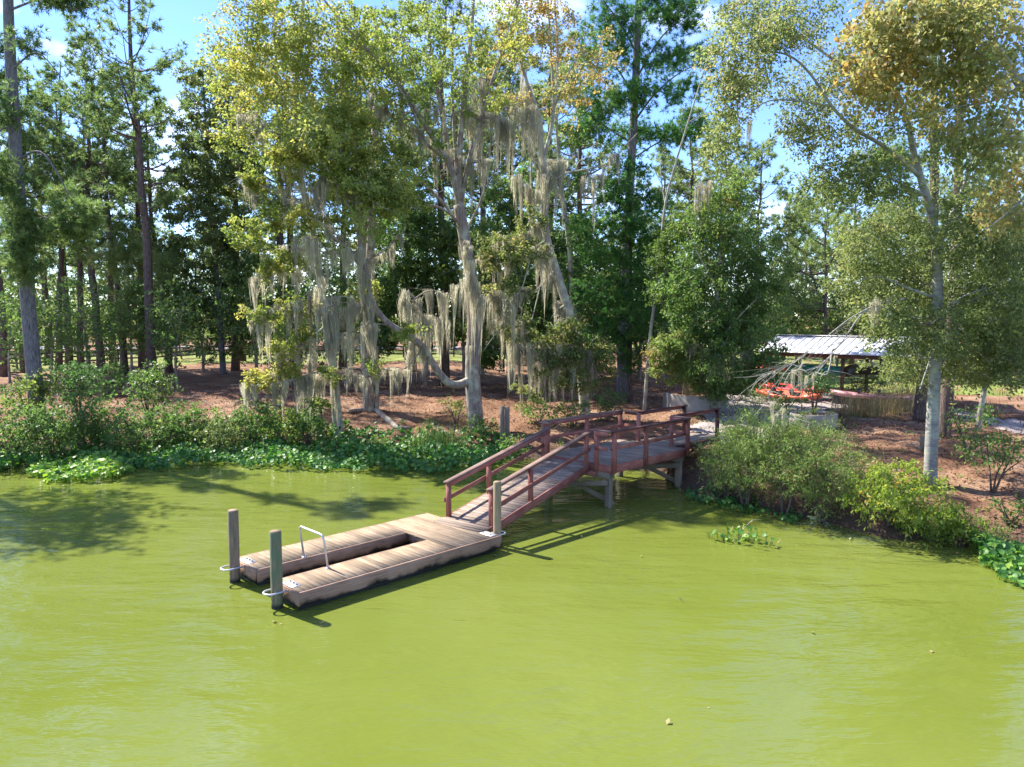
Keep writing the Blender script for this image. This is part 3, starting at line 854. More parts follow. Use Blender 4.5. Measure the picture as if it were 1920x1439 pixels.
class Tree:
    """limbs drawn as given curves, twigs grown to reach every leaf cluster"""
    def __init__(self, base):
        self.base = np.asarray(base, float)
        self.pos, self.par, self.fix = [], [], []
        self.paths = []
        self.cl, self.cr, self.ct, self.cn = [], [], [], []

    def limb(self, pts, r0, r1, sides=9, n=5):
        P = cat_rom(pts, n)
        start = -1
        if self.pos:
            dd = np.linalg.norm(np.array(self.pos) - P[0], axis=1)
            start = int(dd.argmin())
        ids = []
        rr = np.linspace(r0, r1, len(P)) if len(P) > 1 else [r0]
        for i, p in enumerate(P):
            self.pos.append(np.asarray(p)); self.par.append(start if i == 0 else ids[-1]); self.fix.append(float(rr[i]))
            ids.append(len(self.pos) - 1)
        self.paths.append(([start] if start >= 0 and np.linalg.norm(self.pos[start] - P[0]) < 1.2 else []) + ids)
        self.lsides = sides
        return self

    def cluster(self, c, r, tint, count):
        self.cl.append(np.asarray(c, float)); self.cr.append(r); self.ct.append(tint); self.cn.append(count)

    def blob(self, c, rx, ry, rz, n, r, tint, count, shell=0.0):
        for _ in range(n):
            v = rng.normal(size=3); v /= np.linalg.norm(v)
            v *= rng.uniform(shell, 1) ** (1 / 3) if shell == 0 else rng.uniform(shell, 1)
            self.cluster(c + v * np.array([rx, ry, rz]), r * rng.uniform(.75, 1.25), tint + rng.normal() * 0.13, count)

    def grow(self, tip=0.008, sag=0.12, maxr=0.07):
        C = np.array(self.cl) if self.cl else np.zeros((0, 3))
        P0 = np.array(self.pos)
        if len(C):
            dmin = np.sqrt(((C[:, None, :] - P0[None]) ** 2).sum(-1).min(1))
            order = np.argsort(dmin)
            cap = len(P0) + len(C) * 4 + 4
            arr = np.zeros((cap, 3)); arr[:len(P0)] = P0; m = len(P0)
            for i in order:
                c = C[i]
                dv = arr[:m] - c
                dist = np.sqrt((dv ** 2).sum(1))
                pen = dist + 0.55 * np.maximum(0, arr[:m, 2] - c[2]) * 0.6      # prefer joining from below
                j = int(pen.argmin())
                a = arr[j]; L_ = dist[j]
                if L_ < 0.05: continue
                ids = [j]
                up = np.array([0, 0, sag * L_])
                k = 3
                jit = rng.normal(size=3) * 0.06 * L_
                for s in range(1, k + 1):
                    t = s / k
                    p = a + (c - a) * t + (up + jit) * math.sin(math.pi * t) * 0.7
                    self.pos.append(p); self.par.append(ids[-1]); self.fix.append(0.0)
                    arr[m] = p; m += 1
                    ids.append(len(self.pos) - 1)
                self.paths.append(ids)
        n = len(self.pos)
        cnt = np.zeros(n)
        ch = np.zeros(n)
        for i in range(n):
            if self.par[i] >= 0: ch[self.par[i]] += 1
        for i in range(n - 1, -1, -1):
            if ch[i] == 0: cnt[i] += 1
            if self.par[i] >= 0: cnt[self.par[i]] += cnt[i]
        self.rad = [f if f > 0 else min(maxr, tip * cnt[i] ** 0.5) for i, f in enumerate(self.fix)]
        for i in range(n):
            if self.fix[i] == 0 and self.par[i] >= 0: self.rad[i] = min(self.rad[i], self.rad[self.par[i]] * 0.95)
        return self

    def wood(self, name, mat, parent, origin):
        b = MB()
        for ids in self.paths:
            pts = [self.pos[i] - origin for i in ids]
            rr = [self.rad[i] for i in ids]
            if len(ids) > 1 and self.fix[ids[-1]] == 0: rr[0] = min(rr[0], rr[1] * 1.25)
            elif len(ids) > 1: rr[0] = min(rr[0], rr[1] * 1.15)
            big = max(rr)
            sides = 12 if big > 0.12 else 8 if big > 0.06 else 5 if big > 0.02 else 3
            b.tube(pts, rr, sides, cap=big > 0.05)
        return b.build(name, mat, parent, True)

    def leaf_points(self, rays=4):
        """leaves strung along short side shoots that radiate from every cluster centre"""
        C = np.array(self.cl); n = len(C); R_ = np.array(self.cr); N_ = np.array(self.cn)
        D = unit(rng.normal(size=(n, rays, 3)) * np.array([1, 1, .6]))
        k = np.repeat(np.arange(n), N_)
        m = len(k)
        q = rng.integers(0, rays, m)
        d = D[k, q]
        t = rng.uniform(0.05, 1.15, m) ** .8
        pts = C[k] + d * (t * R_[k] * 1.35)[:, None] + rng.normal(size=(m, 3)) * (R_[k] * .20)[:, None]
        pts[:, 2] -= (t ** 2) * R_[k] * .25
        v = d + rng.normal(size=(m, 3)) * .35
        tt = np.array(self.ct)[k] + rng.normal(size=m) * 0.1
        return pts, v, tt


def finish_tree(t, name, label, cat, bark, leafmat, kind='leaf', size=0.16, aspect=0.62, group=None, crown='crown', trunk='trunk', droop=0.35, needle=(12, 0.26, 0.032), sag=0.12, maxr=0.07, tip=0.008, flat=0.6):
    root = thing(name, label, cat, tuple(t.base), 0, group)
    t.grow(sag=sag, maxr=maxr, tip=tip)
    t.wood(trunk, M[bark], root, t.base)
    SKEL[root.name] = (np.array(t.pos), M[bark])
    if sum(t.cn):
        if kind == 'leaf':
            p, v, tt = t.leaf_points()
            link(crown, leaves_mesh(crown, p - t.base, v, size, M[leafmat], tt, aspect, droop, flat=flat), root)
        else:
            p, v, tt = t.leaf_points()
            v = v + np.array([0, 0, 0.5])
            link(crown, needles_mesh(crown, p - t.base, v, M[leafmat], tt, *needle), root)
    return root


def px_tree(base_px, limbs, Y=None):
    """base on the ground at a sighted point; limbs = list of (points (px,py,dY), r0, r1)"""
    if Y is None:
        b = on_ground(*base_px)
    else:
        b = at_y(base_px[0], base_px[1], Y); b[2] = gz(b[0], b[1])
    t = Tree(b)
    for i, (pts, r0, r1) in enumerate(limbs):
        P = [at_y(p[0], p[1], b[1] + (p[2] if len(p) > 2 else 0)) for p in pts]
        if i == 0: P[0] = b - np.array([0, 0, 0.15])
        t.limb(P, r0, r1)
    t.Y = b[1]
    return t


def px_blob(t, px, py, rx, ry, n, tint, dY=0.0, r=0.42, count=34, depth=0.9):
    Y = t.Y + dY
    c = at_y(px, py, Y)
    k = Y / F_PX
    t.blob(c, rx * k * 1.15, rx * k * depth, ry * k * 1.15, int(n * 1.9) + 1, r * .9, tint, int(count * (2.4 if count > 12 else 1.5)))


# ------------------------------------------------------------------ spanish moss (a few curtains, copied)
def moss_mesh(k):
    r = np.random.default_rng(100 + k)
    co, flat, st, tn = [], [], [], []
    nv = 0
    W = r.uniform(0.15, 0.75)
    tails = r.integers(3, 7)
    for q in range(tails):
        cx = r.uniform(-W / 2, W / 2); cy = r.normal() * 0.06
        Lt = r.uniform(0.2, 0.9) if q else 1.0; sx0 = r.uniform(.04, .13)
        ns = int(14 + 38 * Lt)
        ph = r.uniform(0, 6.28); am = r.uniform(.01, .05)
        for s in range(ns):
            x0 = cx + r.normal() * sx0; y0 = cy + r.normal() * 0.06
            z0 = 0.05 - abs(r.normal()) * 0.20 * Lt
            L_ = Lt * r.beta(1.5, 1.7)
            w = r.uniform(0.004, 0.013)
            a = r.uniform(0, math.pi); sx, sy = math.cos(a) * w, math.sin(a) * w
            segs = 4
            dx, dy = 0.0, 0.0
            ids = []
            for i in range(segs + 1):
                t = i / segs
                px = x0 + (cx - x0) * 0.7 * t + dx + am * math.sin(ph + 4 * t * L_); py = y0 + (cy - y0) * 0.7 * t + dy
                dx += r.normal() * 0.016; dy += r.normal() * 0.016
                ww = (0.35 + 1.3 * t) if t < .5 else (1 - t) ** 0.7 * 1.5 if i < segs else 0.05
                co.append((px + sx * ww, py + sy * ww, z0 - L_ * t)); co.append((px - sx * ww, py - sy * ww, z0 - L_ * t))
                ids.append(nv); nv += 2
            tv = np.clip(0.5 + r.normal() * 0.25, 0, 1)
            tn.extend([tv] * (2 * (segs + 1)))
            for i in range(segs):
                st.append(len(flat)); flat.extend([ids[i], ids[i] + 1, ids[i + 1] + 1, ids[i + 1]])
    return mesh_arrays('moss_clump', co, flat, st, M['moss'], False, tn)


MOSS = [moss_mesh(k) for k in range(14)]


def moss(root, px, py, Y, length, width=1.0):
    p = at_y(px, py, Y)
    o = link('moss_clump', random.choice(MOSS), root)
    o.location = Vector(p) - root.location
    o.rotation_euler = (random.uniform(-.06, .06), random.uniform(-.06, .06), random.choice((0, math.pi)) + random.uniform(-.6, .6))
    o.scale = (width * random.uniform(.85, 1.15), width * random.uniform(.8, 1.2), length * random.uniform(.9, 1.1))
    return o


def moss_line(root, pts, Y, n, lo, hi, width=1.0):
    """a thin bough along sighted points, joined to the nearest limb, hung with moss"""
    W = [at_y(x, y, Y) for x, y in pts]
    sk, bark = SKEL[root.name]
    dd = [np.linalg.norm(sk - w, axis=1) for w in (W[0], W[-1])]
    if dd[1].min() < dd[0].min(): W = W[::-1]; dd = dd[::-1]
    node = sk[int(dd[0].argmin())]
    mid = (node + W[0]) / 2 + np.array([0, 0, min(.25, .1 * np.linalg.norm(node - W[0]))])
    inner = [W[0] + (W[-1] - W[0]) * f + np.array([0, random.uniform(-.3, .3), random.uniform(-.45, .25)]) for f in (.35, .7)] if len(W) == 2 else W[1:-1]
    P = cat_rom([node, mid, W[0]] + list(inner) + [W[-1]], 5)
    b = MB(); o_ = np.array(root.location)
    b.tube([tuple(p - o_) for p in P], list(np.linspace(.032, .008, len(P))), 5, cap=False)
    for k in range(6):                                        # side twigs
        i = random.randrange(6, len(P) - 1); q = P[i]; d = rng.normal(size=3) * np.array([.5, .5, .25]); d[2] -= .05
        b.tube([tuple(q - o_), tuple(q + d * .5 + np.array([0, 0, .05]) - o_), tuple(q + d - o_)], [.010, .007, .004], 3, cap=False)
    b.build('bough', bark, root, True)
    n = int(n * 1.7); i0 = 8
    for k in range(n):
        i = i0 + min(len(P) - 1 - i0, int((k + random.random()) / n * (len(P) - i0)))
        p = P[i] + rng.normal(size=3) * np.array([.08, .12, .02])
        o = link('moss_clump', random.choice(MOSS), root)
        o.location = Vector(p - o_)
        o.rotation_euler = (random.uniform(-.06, .06), random.uniform(-.06, .06), random.uniform(-.9, .9) + random.choice((0, math.pi)))
        L_ = lo * .5 + (hi - lo * .5) * random.random() ** 1.7
        w = width * random.uniform(.5, 1.05)
        o.scale = (w, w * random.uniform(.8, 1.3), L_)


# ================================================================== hero trees
# big moss-hung tree in the middle
t = px_tree((893, 806), [
    ([(893, 806), (888, 740), (886, 690), (889, 600), (883, 520), (868, 430), (860, 385)], 0.40, 0.25),
    ([(862, 390, 0), (848, 320, -.3), (800, 240, -.8), (752, 165, -1.2), (690, 95, -1.6), (640, 40, -1.8), (600, -10, -2)], 0.15, 0.03),
    ([(862, 390, 0), (842, 290, .4), (822, 180, .7), (806, 80, .9), (795, -20, 1)], 0.16, 0.04),
    ([(861, 388, 0), (862, 280, -.3), (872, 170, -.5), (884, 60, -.7), (890, -40, -.8)], 0.17, 0.05),
    ([(861, 392, 0), (880, 300, .2), (905, 210, .5), (930, 130, .8), (962, 40, 1.0), (985, -40, 1.2)], 0.14, 0.03),
    ([(860, 380, 0), (836, 300, -.6), (800, 270, -1), (770, 200, -1.3), (740, 150, -1.5), (705, 60, -1.7)], 0.09, 0.025),
    ([(862, 385, 0), (852, 260, .8), (848, 150, 1.2), (850, 20, 1.4)], 0.10, 0.03),
    ([(862, 380, 0), (890, 270, -.6), (935, 210, -1), (985, 190, -1.3)], 0.07, 0.02),
    ([(870, 440, 0), (900, 380, .5), (915, 320, .8), (920, 260, 1)], 0.06, 0.02),
    ([(866, 425, 0), (835, 395, -1), (800, 385, -1.6), (770, 392, -2.0)], 0.08, 0.02),
    ([(868, 430, 0), (830, 380, .8), (780, 330, 1.2), (740, 290, 1.5), (700, 250, 1.6)], 0.09, 0.02),
    ([(880, 714, -.1), (858, 722, -.5), (838, 716, -.9), (815, 688, -1.3), (792, 650, -1.6), (762, 628, -1.9), (724, 603, -2.1), (700, 570, -2.2), (690, 530, -2.3), (678, 470, -2.4), (671, 430, -2.4)], 0.20, 0.09),
    ([(673, 440, -2.4), (655, 390, -2.7), (632, 345, -3.0), (600, 300, -3.3), (560, 262, -3.5)], 0.07, 0.015),
    ([(675, 455, -2.4), (690, 420, -2.2), (712, 385, -2.0), (735, 340, -1.9)], 0.07, 0.015),
    ([(688, 525, -2.3), (660, 480, -2.8), (620, 430, -3.2), (575, 405, -3.4)], 0.05, 0.012),
    ([(690, 488, -2.3), (716, 472, -2.1), (742, 450, -2), (760, 428, -1.9), (757, 412, -1.9)], 0.045, 0.02),
    ([(792, 650, -1.6), (778, 672, -1.9), (752, 694, -2.1), (700, 691, -2.3), (660, 692, -2.4)], 0.045, 0.012),
    ([(790, 648, -1.6), (786, 600, -1.5), (778, 560, -1.5), (760, 545, -1.6)], 0.06, 0.025),
    ([(702, 575, -2.2), (670, 570, -2.6), (640, 568, -2.9), (600, 582, -3.2)], 0.04, 0.012),
    ([(732, 610, -2.1), (690, 608, -2.5), (650, 628, -2.8), (610, 645, -3.1)], 0.035, 0.012),
])
for a in [(640, 60, 70, 50, 13, .62), (720, 60, 70, 50, 9, .5), (790, 70, 60, 60, 7, .5), (860, 60, 50, 70, 6, .55), (930, 70, 50, 60, 8, .75), (760, 150, 60, 50, 5, .5), (840, 160, 50, 50, 4, .45), (690, 160, 70, 50, 9, .55), (910, 170, 40, 50, 4, .6), (700, 240, 60, 40, 7, .55), (800, 270, 40, 40, 3, .45)]:
    px_blob(t, *a, dY=random.uniform(-6.0, 1.0), count=34)
for a in [(650, 190, 80, 55, 13, .66), (720, 130, 70, 50, 10, .6), (590, 250, 60, 45, 9, .7), (690, 290, 70, 45, 10, .66)]:
    px_blob(t, *a, dY=random.uniform(-5.2, -1.5), count=20, r=.5)
for a in [(740, 350, 70, 40, 10, .58), (700, 420, 50, 35, 6, .6)]:
    px_blob(t, *a, dY=-5.0, count=20, r=.46)
for a in [(760, 60, 70, 60, 9, .45), (850, 50, 70, 60, 9, .5), (940, 60, 60, 60, 8, .6), (800, 140, 70, 50, 8, .42), (890, 150, 60, 60, 8, .5), (960, 180, 40, 60, 6, .55), (760, 230, 50, 50, 6, .42), (860, 240, 50, 40, 4, .4), (690, 100, 60, 60, 8, .5)]:
    px_blob(t, *a, dY=random.uniform(-1, 3), count=15, r=.6)
for a in [(780, 80, 90, 80, 34, .5), (880, 90, 80, 90, 34, .5), (790, 210, 80, 70, 24, .5), (890, 230, 60, 70, 22, .5), (690, 220, 60, 70, 14, .5), (820, 330, 40, 40, 8, .5), (940, 170, 40, 60, 12, .5)]:
    px_blob(t, *a, dY=random.uniform(-2, 1.5), count=0)
for a in [(600, 270, 60, 38, 20, .74), (660, 315, 60, 38, 22, .7), (720, 310, 60, 42, 18, .66), (560, 300, 50, 34, 14, .74), (640, 230, 55, 35, 14, .7), (700, 370, 50, 30, 12, .65), (735, 375, 55, 30, 14, .45), (655, 380, 40, 30, 9, .62), (580, 400, 40, 25, 8, .72), (640, 440, 30, 25, 5, .55), (680, 545, 25, 20, 4, .6), (760, 620, 20, 12, 3, .6), (690, 690, 12, 15, 2, .5)]:
    px_blob(t, *a, dY=-2.6 + random.uniform(-.8, .8), count=40, r=.36)
TR1 = finish_tree(t, 'moss_hung_tree', 'big grey tree hung with moss, its low limb bending out left over the water', 'tree', 'brown_bark', 'leaf_yellow', size=0.14, maxr=0.06, tip=.011)
for x, y, L_, w in [(893, 530, 1.8, .6), (880, 650, 1.3, .5), (760, 545, 2.0, 1.3), (785, 560, 2.2, 1.2), (800, 600, 1.4, 1.0), (778, 632, 1.6, 1.0), (790, 650, 1.5, .9), (768, 660, 2.2, .9)]: moss(TR1, x, y, t.Y - 1.0 if x > 870 else t.Y - 1.7, L_, w)
Y0 = t.Y
for ln, d_, n_, lo, hi in [([(620, 560), (700, 545)], -2.8, 7, 1.5, 3.4), ([(560, 440), (670, 470)], -3, 7, 1.0, 2.8), ([(872, 455), (905, 560)], -.9, 8, 1.2, 3.2), ([(885, 520), (815, 545)], -1.2, 7, 1.2, 3.0), ([(900, 150), (960, 250)], .6, 7, 1.4, 4.0), ([(860, 120), (900, 300)], -.4, 6, 1.2, 3.2), ([(720, 200), (800, 260)], -1, 6, 1.0, 2.6), ([(600, 330), (700, 400)], -2.7, 7, 1.0, 2.6), ([(760, 560), (830, 600)], -1.7, 6, 1.2, 2.6)]: moss_line(TR1, ln, Y0 + d_, n_, lo, hi)
moss_line(TR1, [(655, 693), (754, 694)], Y0 - 2.3, 10, 0.7, 2.0, .8)
moss_line(TR1, [(600, 582), (700, 572)], Y0 - 2.9, 10, 1.2, 2.9)
moss_line(TR1, [(610, 645), (690, 608)], Y0 - 2.8, 8, 1.0, 2.6)
moss_line(TR1, [(745, 440), (690, 488)], Y0 - 2.1, 5, .5, 1.2, .7)
moss_line(TR1, [(560, 300), (690, 520)], Y0 - 3.0, 9, 1.0, 2.4, .9)
moss_line(TR1, [(672, 340), (690, 560)], Y0 - 2.3, 7, 1.0, 2.6, .8)
moss_line(TR1, [(770, 250), (920, 300)], Y0 - .4, 9, 1.0, 3.2, .8)
moss_line(TR1, [(640, 150), (820, 200)], Y0 - 1.0, 6, 1.0, 2.4, .9)
moss_line(TR1, [(860, 180), (950, 230)], Y0 + .5, 8, 1.2, 3.6, .9)

# yellow-leaved leaning tree to its left
t = px_tree((637, 818), [
    ([(637, 818), (630, 760), (626, 700), (617, 640), (606, 570), (597, 500), (584, 420), (567, 350), (556, 250), (556, 150), (566, 40), (570, -40)], 0.24, 0.07),
    ([(626, 690, 0), (585, 700, -.7), (545, 714, -1.1), (505, 720, -1.4), (470, 724, -1.6)], 0.05, 0.012),
    ([(612, 610, 0), (575, 640, -.6), (545, 655, -1.0), (520, 662, -1.2)], 0.05, 0.012),
    ([(606, 575, 0), (560, 590, -.6), (520, 590, -1.0), (470, 588, -1.3)], 0.045, 0.012),
    ([(597, 505, 0), (560, 490, -.6), (520, 492, -1), (480, 520, -1.3)], 0.05, 0.012),
    ([(585, 425, 0), (540, 380, -.7), (500, 350, -1.1), (450, 330, -1.4)], 0.06, 0.015),
    ([(567, 350, 0), (520, 290, -.6), (480, 240, -1.0), (430, 190, -1.4)], 0.07, 0.015),
    ([(560, 280, 0), (600, 220, -.5), (640, 160, -.9), (670, 120, -1)], 0.06, 0.015),
    ([(556, 200, 0), (515, 130, .5), (480, 70, .8), (460, 0, 1)], 0.06, 0.02),
])
for a in [(470, 60, 60, 50, 20, .75), (540, 50, 60, 50, 18, .65), (600, 90, 70, 60, 20, .65), (500, 130, 70, 50, 22, .78), (450, 170, 45, 40, 12, .7), (570, 160, 70, 50, 18, .6), (500, 230, 60, 45, 16, .55), (450, 260, 35, 30, 6, .5), (620, 200, 50, 40, 10, .6), (540, 260, 40, 30, 6, .5), (430, 110, 35, 40, 8, .7), (600, 20, 60, 40, 12, .6), (500, -30, 90, 40, 16, .6)]:
    px_blob(t, a[0], a[1], a[2] * 1.15, a[3] * 1.15, int(a[4] * .85), a[5] + .10, dY=random.uniform(-4.2, 1.5), count=29, r=.46)
for a in [(520, 120, 110, 100, 30, .5), (500, 300, 80, 90, 24, .5), (540, 480, 60, 90, 18, .5)]:
    px_blob(t, *a, dY=-1.2, count=0)
for a in [(490, 708, 30, 12, 8, .85), (540, 695, 24, 10, 5, .8), (530, 650, 35, 14, 6, .75), (575, 630, 25, 12, 4, .7), (500, 590, 35, 14, 6, .65), (560, 575, 30, 14, 5, .7), (500, 500, 30, 16, 5, .7), (550, 480, 30, 18, 5, .65), (470, 440, 35, 25, 7, .6), (520, 400, 40, 25, 8, .65), (480, 340, 35, 20, 6, .6), (600, 760, 14, 10, 2, .5), (618, 700, 15, 15, 2, .5)]:
    px_blob(t, *a, dY=-1.1, count=34, r=.3)
TR2 = finish_tree(t, 'leaning_tree', 'left leaning pale trunk with yellow leaves above and mossy low boughs', 'tree', 'grey_bark', 'leaf_yellow', size=0.145, maxr=0.05, tip=.01)
Y0 = t.Y
for ln, d_, n_, lo, hi in [([(480, 600), (600, 520)], -1.2, 7, 1.2, 3.2), ([(500, 480), (590, 440)], -1, 5, .8, 2.4), ([(460, 215), (520, 235)], -1.2, 4, .8, 1.8), ([(520, 700), (600, 660)], -1, 6, 1.2, 2.8), ([(440, 330), (560, 350)], -1, 5, .8, 2)]: moss_line(TR2, ln, Y0 + d_, n_, lo, hi)
moss_line(TR2, [(468, 724), (545, 714), (580, 704)], Y0 - 1.3, 11, 1.0, 2.6)
moss_line(TR2, [(520, 662), (590, 632)], Y0 - 1.0, 8, 0.8, 2.2, .9)
moss_line(TR2, [(470, 588), (590, 580)], Y0 - 1.0, 6, 0.5, 1.3, .9)
moss_line(TR2, [(480, 520), (580, 495)], Y0 - 1.0, 6, 0.7, 2.0, .9)
moss_line(TR2, [(575, 700), (625, 690)], Y0 - .4, 6, 1.2, 3.6, .9)
moss_line(TR2, [(470, 240), (545, 330)], Y0 - .9, 6, 0.7, 1.6, .9)
moss_line(TR2, [(540, 375), (620, 330)], Y0 - .9, 6, 1.0, 2.6, .8)

# pale leaning trunk right of centre
t = px_tree((1098, 778), [
    ([(1098, 778), (1092, 720), (1080, 640), (1062, 570), (1040, 500), (1024, 440), (1020, 360), (1018, 290)], 0.27, 0.17),
    ([(1018, 292, 0), (1012, 220, -.3), (990, 160, -.6), (974, 95, -.9), (968, 0, -1.1), (966, -50, -1.1)], 0.11, 0.03),
    ([(1018, 300, 0), (1034, 240, .3), (1038, 190, .4), (1034, 110, .6), (1027, 0, .8), (1024, -50, .8)], 0.11, 0.03),
    ([(1020, 340, 0), (985, 270, -.5), (960, 225, -.9), (925, 190, -1.2)], 0.06, 0.015),
    ([(1036, 210, .3), (1070, 130, .2), (1110, 70, 0)], 0.05, 0.015),
    ([(1020, 370, 0), (1052, 330, -.6), (1100, 318, -1), (1130, 310, -1.1), (1150, 295, -1.1), (1195, 250, -1.2)], 0.06, 0.015),
    ([(1026, 450, 0), (1000, 470, -.8), (985, 520, -1.3), (972, 560, -1.5), (940, 610, -1.8), (905, 660, -2.0)], 0.05, 0.012),
    ([(1042, 505, 0), (1010, 540, -.9), (985, 560, -1.3), (975, 600, -1.6)], 0.04, 0.01),
    ([(1062, 570, 0), (1040, 590, -.8), (1060, 625, -1.2), (1110, 640, -1.5)], 0.04, 0.01),
    ([(1030, 470, 0), (1000, 590, -1.0), (990, 640, -1.3), (985, 680, -1.5)], 0.035, 0.01),
])
for a in [(990, 30, 50, 40, 9, .85), (1040, 50, 50, 40, 9, .8), (960, 100, 40, 50, 7, .8), (1090, 130, 50, 40, 9, .8), (1060, 190, 40, 30, 6, .7), (940, 180, 35, 25, 4, .7), (1130, 90, 30, 30, 4, .7), (1000, -30, 80, 30, 8, .7)]:
    px_blob(t, *a, dY=random.uniform(-1.2, 1), count=28, r=.45)
for a in [(1090, 660, 55, 35, 22, .25), (1050, 690, 40, 35, 15, .25), (1110, 700, 35, 30, 9, .25), (1010, 640, 35, 35, 8, .3), (1060, 620, 40, 25, 9, .3), (985, 470, 40, 30, 9, .35), (930, 480, 40, 35, 10, .35), (1000, 420, 30, 25, 4, .4), (950, 540, 35, 30, 6, .35), (985, 740, 25, 25, 3, .3), (960, 610, 30, 30, 5, .3)]:
    px_blob(t, *a, dY=-1.3, count=34, r=.36)
for a in [(990, 90, 80, 90, 34, .5), (1060, 130, 70, 80, 26, .5), (970, 240, 60, 50, 16, .5), (1080, 280, 60, 40, 12, .5), (980, 600, 60, 50, 14, .5), (1060, 630, 60, 40, 12, .5)]:
    px_blob(t, *a, dY=random.uniform(-1.5, 1.2), count=0)
TR3 = finish_tree(t, 'bare_topped_tree', 'pale leaning trunk behind the ramp with sparse orange top and mossy drooping boughs', 'tree', 'grey_bark', 'leaf_orange', size=0.14, maxr=0.05, tip=.011)
Y0 = t.Y
for ln, d_, n_, lo, hi in [([(960, 640), (1090, 650)], -1.4, 12, 1.6, 3.8), ([(930, 440), (1010, 420)], -1.0, 8, 1.5, 4.0), ([(1040, 560), (1075, 620)], -.6, 6, 1.4, 3.2), ([(910, 560), (980, 540)], -1.6, 7, 1.4, 3.6), ([(980, 120), (1010, 260)], -.5, 6, 1.2, 3.6), ([(1020, 330), (1060, 300)], -.4, 6, 1.4, 3.0), ([(960, 330), (1010, 360)], -.5, 5, 1.2, 3.2)]: moss_line(TR3, ln, Y0 + d_, n_, lo, hi)
moss_line(TR3, [(975, 600), (1010, 690)], Y0 - 1.4, 6, 1.6, 3.6, .9)
moss_line(TR3, [(1010, 640), (1100, 660)], Y0 - 1.3, 10, 1.4, 3.4, 1.0)
moss_line(TR3, [(930, 600), (960, 570)], Y0 - 1.8, 4, 1.2, 2.8, .8)
moss_line(TR3, [(1005, 300), (1060, 330)], Y0 - .4, 6, 1.2, 3.2, .8)
moss_line(TR3, [(1085, 345), (1105, 330)], Y0 - .9, 3, 2.0, 3.0, .8)
moss_line(TR3, [(1120, 330), (1155, 290)], Y0 - 1.0, 5, 0.8, 1.8, .7)
moss_line(TR3, [(930, 190), (1000, 200)], Y0 - .9, 7, 1.4, 3.4, .8)
moss_line(TR3, [(900, 480), (1010, 470)], Y0 - 1.0, 6, 1.2, 2.8, .8)
moss_line(TR3, [(1015, 430), (1040, 520)], Y0 - .5, 5, 1.2, 2.8, .8)

t = px_tree((1088, 748), [
    ([(1088, 748), (1082, 640), (1074, 560), (1066, 450), (1052, 350), (1047, 280), (1042, 200), (1046, 100), (1040, 0)], 0.19, 0.05),
    ([(1050, 340, 0), (1075, 280, .6), (1110, 230, 1)], 0.05, 0.012), ([(1056, 380, 0), (1030, 340, .6), (1000, 320, 1)], 0.05, 0.012)])
for a in [(1080, 250, 40, 30, 6, .5), (1000, 330, 40, 30, 6, .4), (1060, 330, 40, 30, 5, .4), (1100, 440, 30, 40, 6, .3), (1080, 520, 40, 40, 8, .25)]:
    px_blob(t, *a, count=30)
TR4 = finish_tree(t, 'slim_tree', 'slim grey trunk standing just behind the pale leaning one', 'tree', 'grey_bark', 'leaf_mid', size=0.16, maxr=0.04)
moss_line(TR4, [(1030, 300), (1080, 290)], t.Y - .3, 4, 1.0, 2.6, .8)

# tall pine and dark bushy pine right of centre
t = px_tree((1165, 742), [
    ([(1165, 742), (1170, 600), (1176, 450), (1184, 300), (1192, 150), (1197, 0), (1200, -60)], 0.33, 0.16),
    ([(1188, 230, 0), (1225, 180, -1), (1270, 140, -1.6), (1310, 120, -2)], 0.07, 0.02), ([(1190, 180, 0), (1150, 120, .8), (1110, 80, 1.2)], 0.07, 0.02),
    ([(1192, 150, 0), (1240, 70, .8), (1290, 30, 1.4)], 0.07, 0.02), ([(1186, 270, 0), (1140, 240, -1), (1110, 220, -1.4)], 0.05, 0.015),
    ([(1184, 300, 0), (1230, 270, 1), (1290, 240, 1.5)], 0.06, 0.015), ([(1194, 100, 0), (1160, 40, -1), (1130, 0, -1.6)], 0.06, 0.02)])
for a in [(1140, 30, 45, 35, 24), (1230, 20, 50, 35, 26), (1290, 30, 40, 25, 16), (1160, 100, 40, 30, 14), (1250, 110, 45, 25, 20), (1310, 110, 30, 18, 10), (1220, 180, 50, 25, 20), (1290, 170, 30, 18, 9), (1130, 180, 40, 30, 16), (1120, 235, 35, 22, 12), (1180, 255, 40, 22, 14), (1240, 250, 40, 22, 14), (1300, 235, 35, 20, 12), (1100, 110, 20, 25, 6)]:
    px_blob(t, *a, .42, dY=random.uniform(-1.6, 1.6), count=8, r=.5)
finish_tree(t, 'pine_tree', 'tall pine with dark tufted limbs spread against the sky right of centre', 'tree', 'grey_pine_bark', 'needle_dark', 'needle', needle=(14, 0.26, 0.036), maxr=0.05)

t = px_tree((1180, 752), [([(1180, 752), (1181, 620), (1182, 480), (1180, 360), (1178, 290)], 0.16, 0.03)])
for a in [(1180, 320, 30, 25, 12, .5), (1160, 360, 55, 22, 22, .45), (1210, 380, 45, 22, 18, .45), (1140, 420, 70, 24, 34, .48), (1220, 440, 60, 24, 30, .5), (1150, 480, 75, 22, 34, .45), (1230, 510, 70, 22, 32, .5), (1130, 550, 70, 24, 34, .42), (1210, 580, 80, 24, 38, .45), (1150, 620, 70, 26, 34, .4), (1220, 640, 50, 22, 20, .4), (1170, 670, 50, 22, 20, .35)]:
    px_blob(t, *a, dY=-.4 + random.uniform(-.6, .6), count=9, r=.42, depth=.8)
finish_tree(t, 'young_pine', 'dense dark green young pine with layered boughs behind the pier rail', 'tree', 'pine_bark', 'needle_dark', 'needle', needle=(14, 0.17, 0.036), sag=-.05, maxr=0.03)

